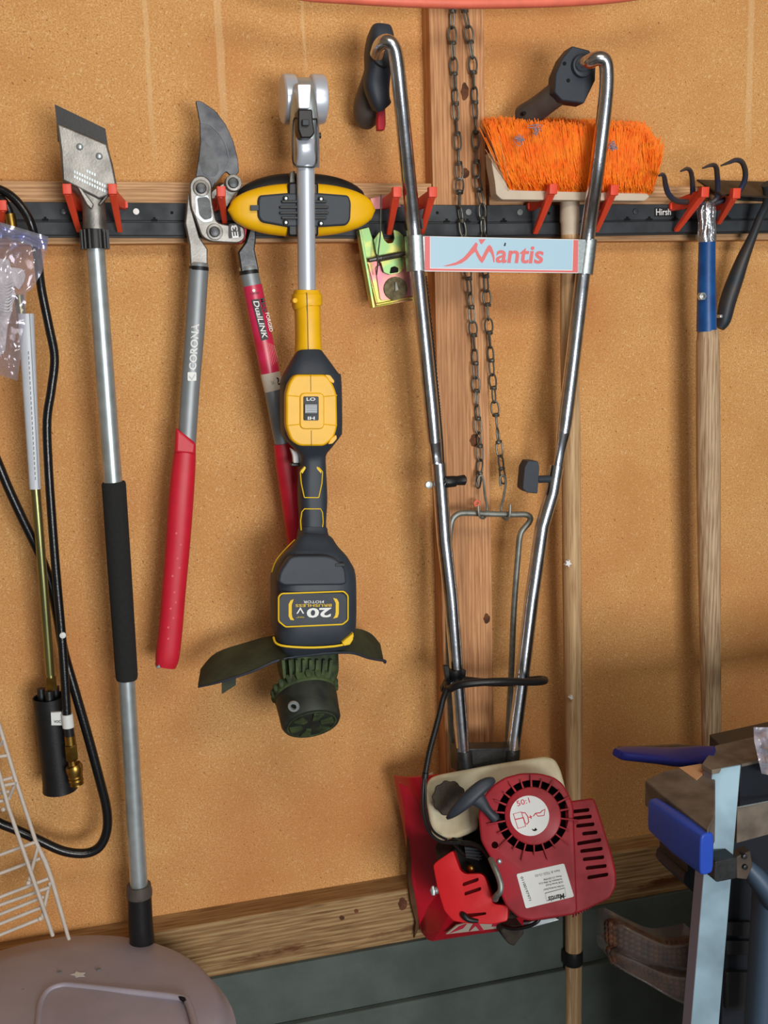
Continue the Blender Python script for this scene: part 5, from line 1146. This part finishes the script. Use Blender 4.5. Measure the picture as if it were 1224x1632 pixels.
# blue lever
t2=thing('bar_clamp','dark blue handled clamp lying on the bench, pointing left','clamp',U(1060,1215,.5))
q=MB(); 
q.ploft([(982,1200,.50,6,.006),(990,1201,.50,7.5,.012),(1020,1202,.51,8,.016),(1060,1205,.53,8,.017),(1090,1206,.55,8,.016),(1120,1203,.57,7,.014),(1139,1199,.58,5,.010)],20,3.5,k=3); build(q,'clamp_handle',M['dkblue'],t2)
q=MB(); q.ploft([(988,1194,.485,2,.010),(1040,1196,.50,2.2,.014),(1100,1198,.55,2,.012),(1136,1195,.57,1.5,.008)],14,3,k=2); build(q,'clamp_bar',M['dsteel'],t2)

# plastic bag at right edge
t=thing('plastic_bag','crumpled clear plastic bag on top of the bench, right edge','plastic bag',U(1220,1240,.64))
q=MB()
def pb(k,d0):
    vs=[];n1,n2=14,16
    for j in range(n2+1):
        b_=j/n2; ul=1201+ (0 if b_<.3 else (b_-.3)*14)+b_*3; v=1159+b_*88
        for i in range(n1+1):
            a=i/n1; u=ul+(1290-ul)*a
            vs.append(U(u,v+ (b_*(-(1-a))*14),d0+.02*math.sin(math.pi*a)*(1 if k else -1)+mnoise.noise(Vector((u*.05+k,v*.05,k)))*.02))
    q.add(vs,[(j*(n1+1)+i,j*(n1+1)+i+1,(j+1)*(n1+1)+i+1,(j+1)*(n1+1)+i) for j in range(n2) for i in range(n1)])
pb(0,.63); pb(1,.66)
build(q,'bag_film',bag_material('white_bag_film',(.9,.9,.94,1),.6),t,angle=180)

# clear parts cases
def case(top, bot, d0, d1, label, z):
    t=thing('parts_case',label,'storage box',U(1030,z,.42))
    A=[U(u,v,d0+(d1-d0)*i/(len(top)-1)) for i,(u,v) in enumerate(top)]; B=[U(u,v,d0+(d1-d0)*i/(len(bot)-1)) for i,(u,v) in enumerate(bot)]
    A=smooth(A,4);B=smooth(B,4)
    def shell(g,th,nm,mt,lab=None):
        q=MB(); n=len(A); off=Vector((0,th,0))
        a=[p.lerp(B[i],g) for i,p in enumerate(A)]; b=[p.lerp(A[i],g) for i,p in enumerate(B)]
        vs=a+b+[p+off for p in a]+[p+off for p in b]; fs=[]
        for i in range(n-1): fs+=[(i,i+1,n+i+1,n+i),(2*n+i+1,2*n+i,3*n+i,3*n+i+1),(i+1,i,2*n+i,2*n+i+1),(n+i,n+i+1,3*n+i+1,3*n+i)]
        fs+=[(0,n,3*n,2*n),(n-1,3*n-1,4*n-1,2*n-1)]; q.add(vs,fs)
        return build(q,nm,mt,t,label=lab)
    shell(0,.05,'case_shell',M['clear'],'clear plastic shell')
    for p in (A,B):
        q=MB(); q.tube([x+Vector((0,-.001,0)) for x in p],.0016,8); build(q,'case_rim',M['clear'],t)
    q=MB(); n=len(A)
    for i in range(3,n-1):
        for f in (.22,.42,.62,.8):
            c=A[i].lerp(B[i],f)+Vector((0,.02,0)); q.ball(c,((.011,0,0),(0,0,.008),(0,.008,0)),8,5,3)
    build(q,'small_parts',M['case_in'],t,kind='stuff',label='orange-brown small parts')
case([(975,1478),(988,1474),(1020,1490),(1060,1507),(1090,1506),(1120,1500)],[(976,1512),(990,1518),(1020,1532),(1060,1548),(1090,1552),(1120,1556)],.36,.46,'clear parts case with brown contents behind the bench leg, upper of the two',1550)
case([(975,1517),(990,1523),(1025,1538),(1050,1550),(1080,1558),(1120,1561)],[(976,1533),(1000,1549),(1030,1565),(1060,1583),(1088,1597),(1120,1606)],.37,.47,'clear parts case with brown contents behind the bench leg, lower of the two',1600)

# torn bark hanging by the guard
q=MB(); q.pprism(rounded([(650,1335),(654,1330),(656,1400),(664,1440),(668,1478),(660,1496),(663,1470),(655,1440),(650,1400)],1),.062,.055)
single(q,'bark_strip',mat('bark_brown',C(96,64,38),.9,var=.4,vscale=40),'torn brown bark strip hanging beside the red tine guard','bark')
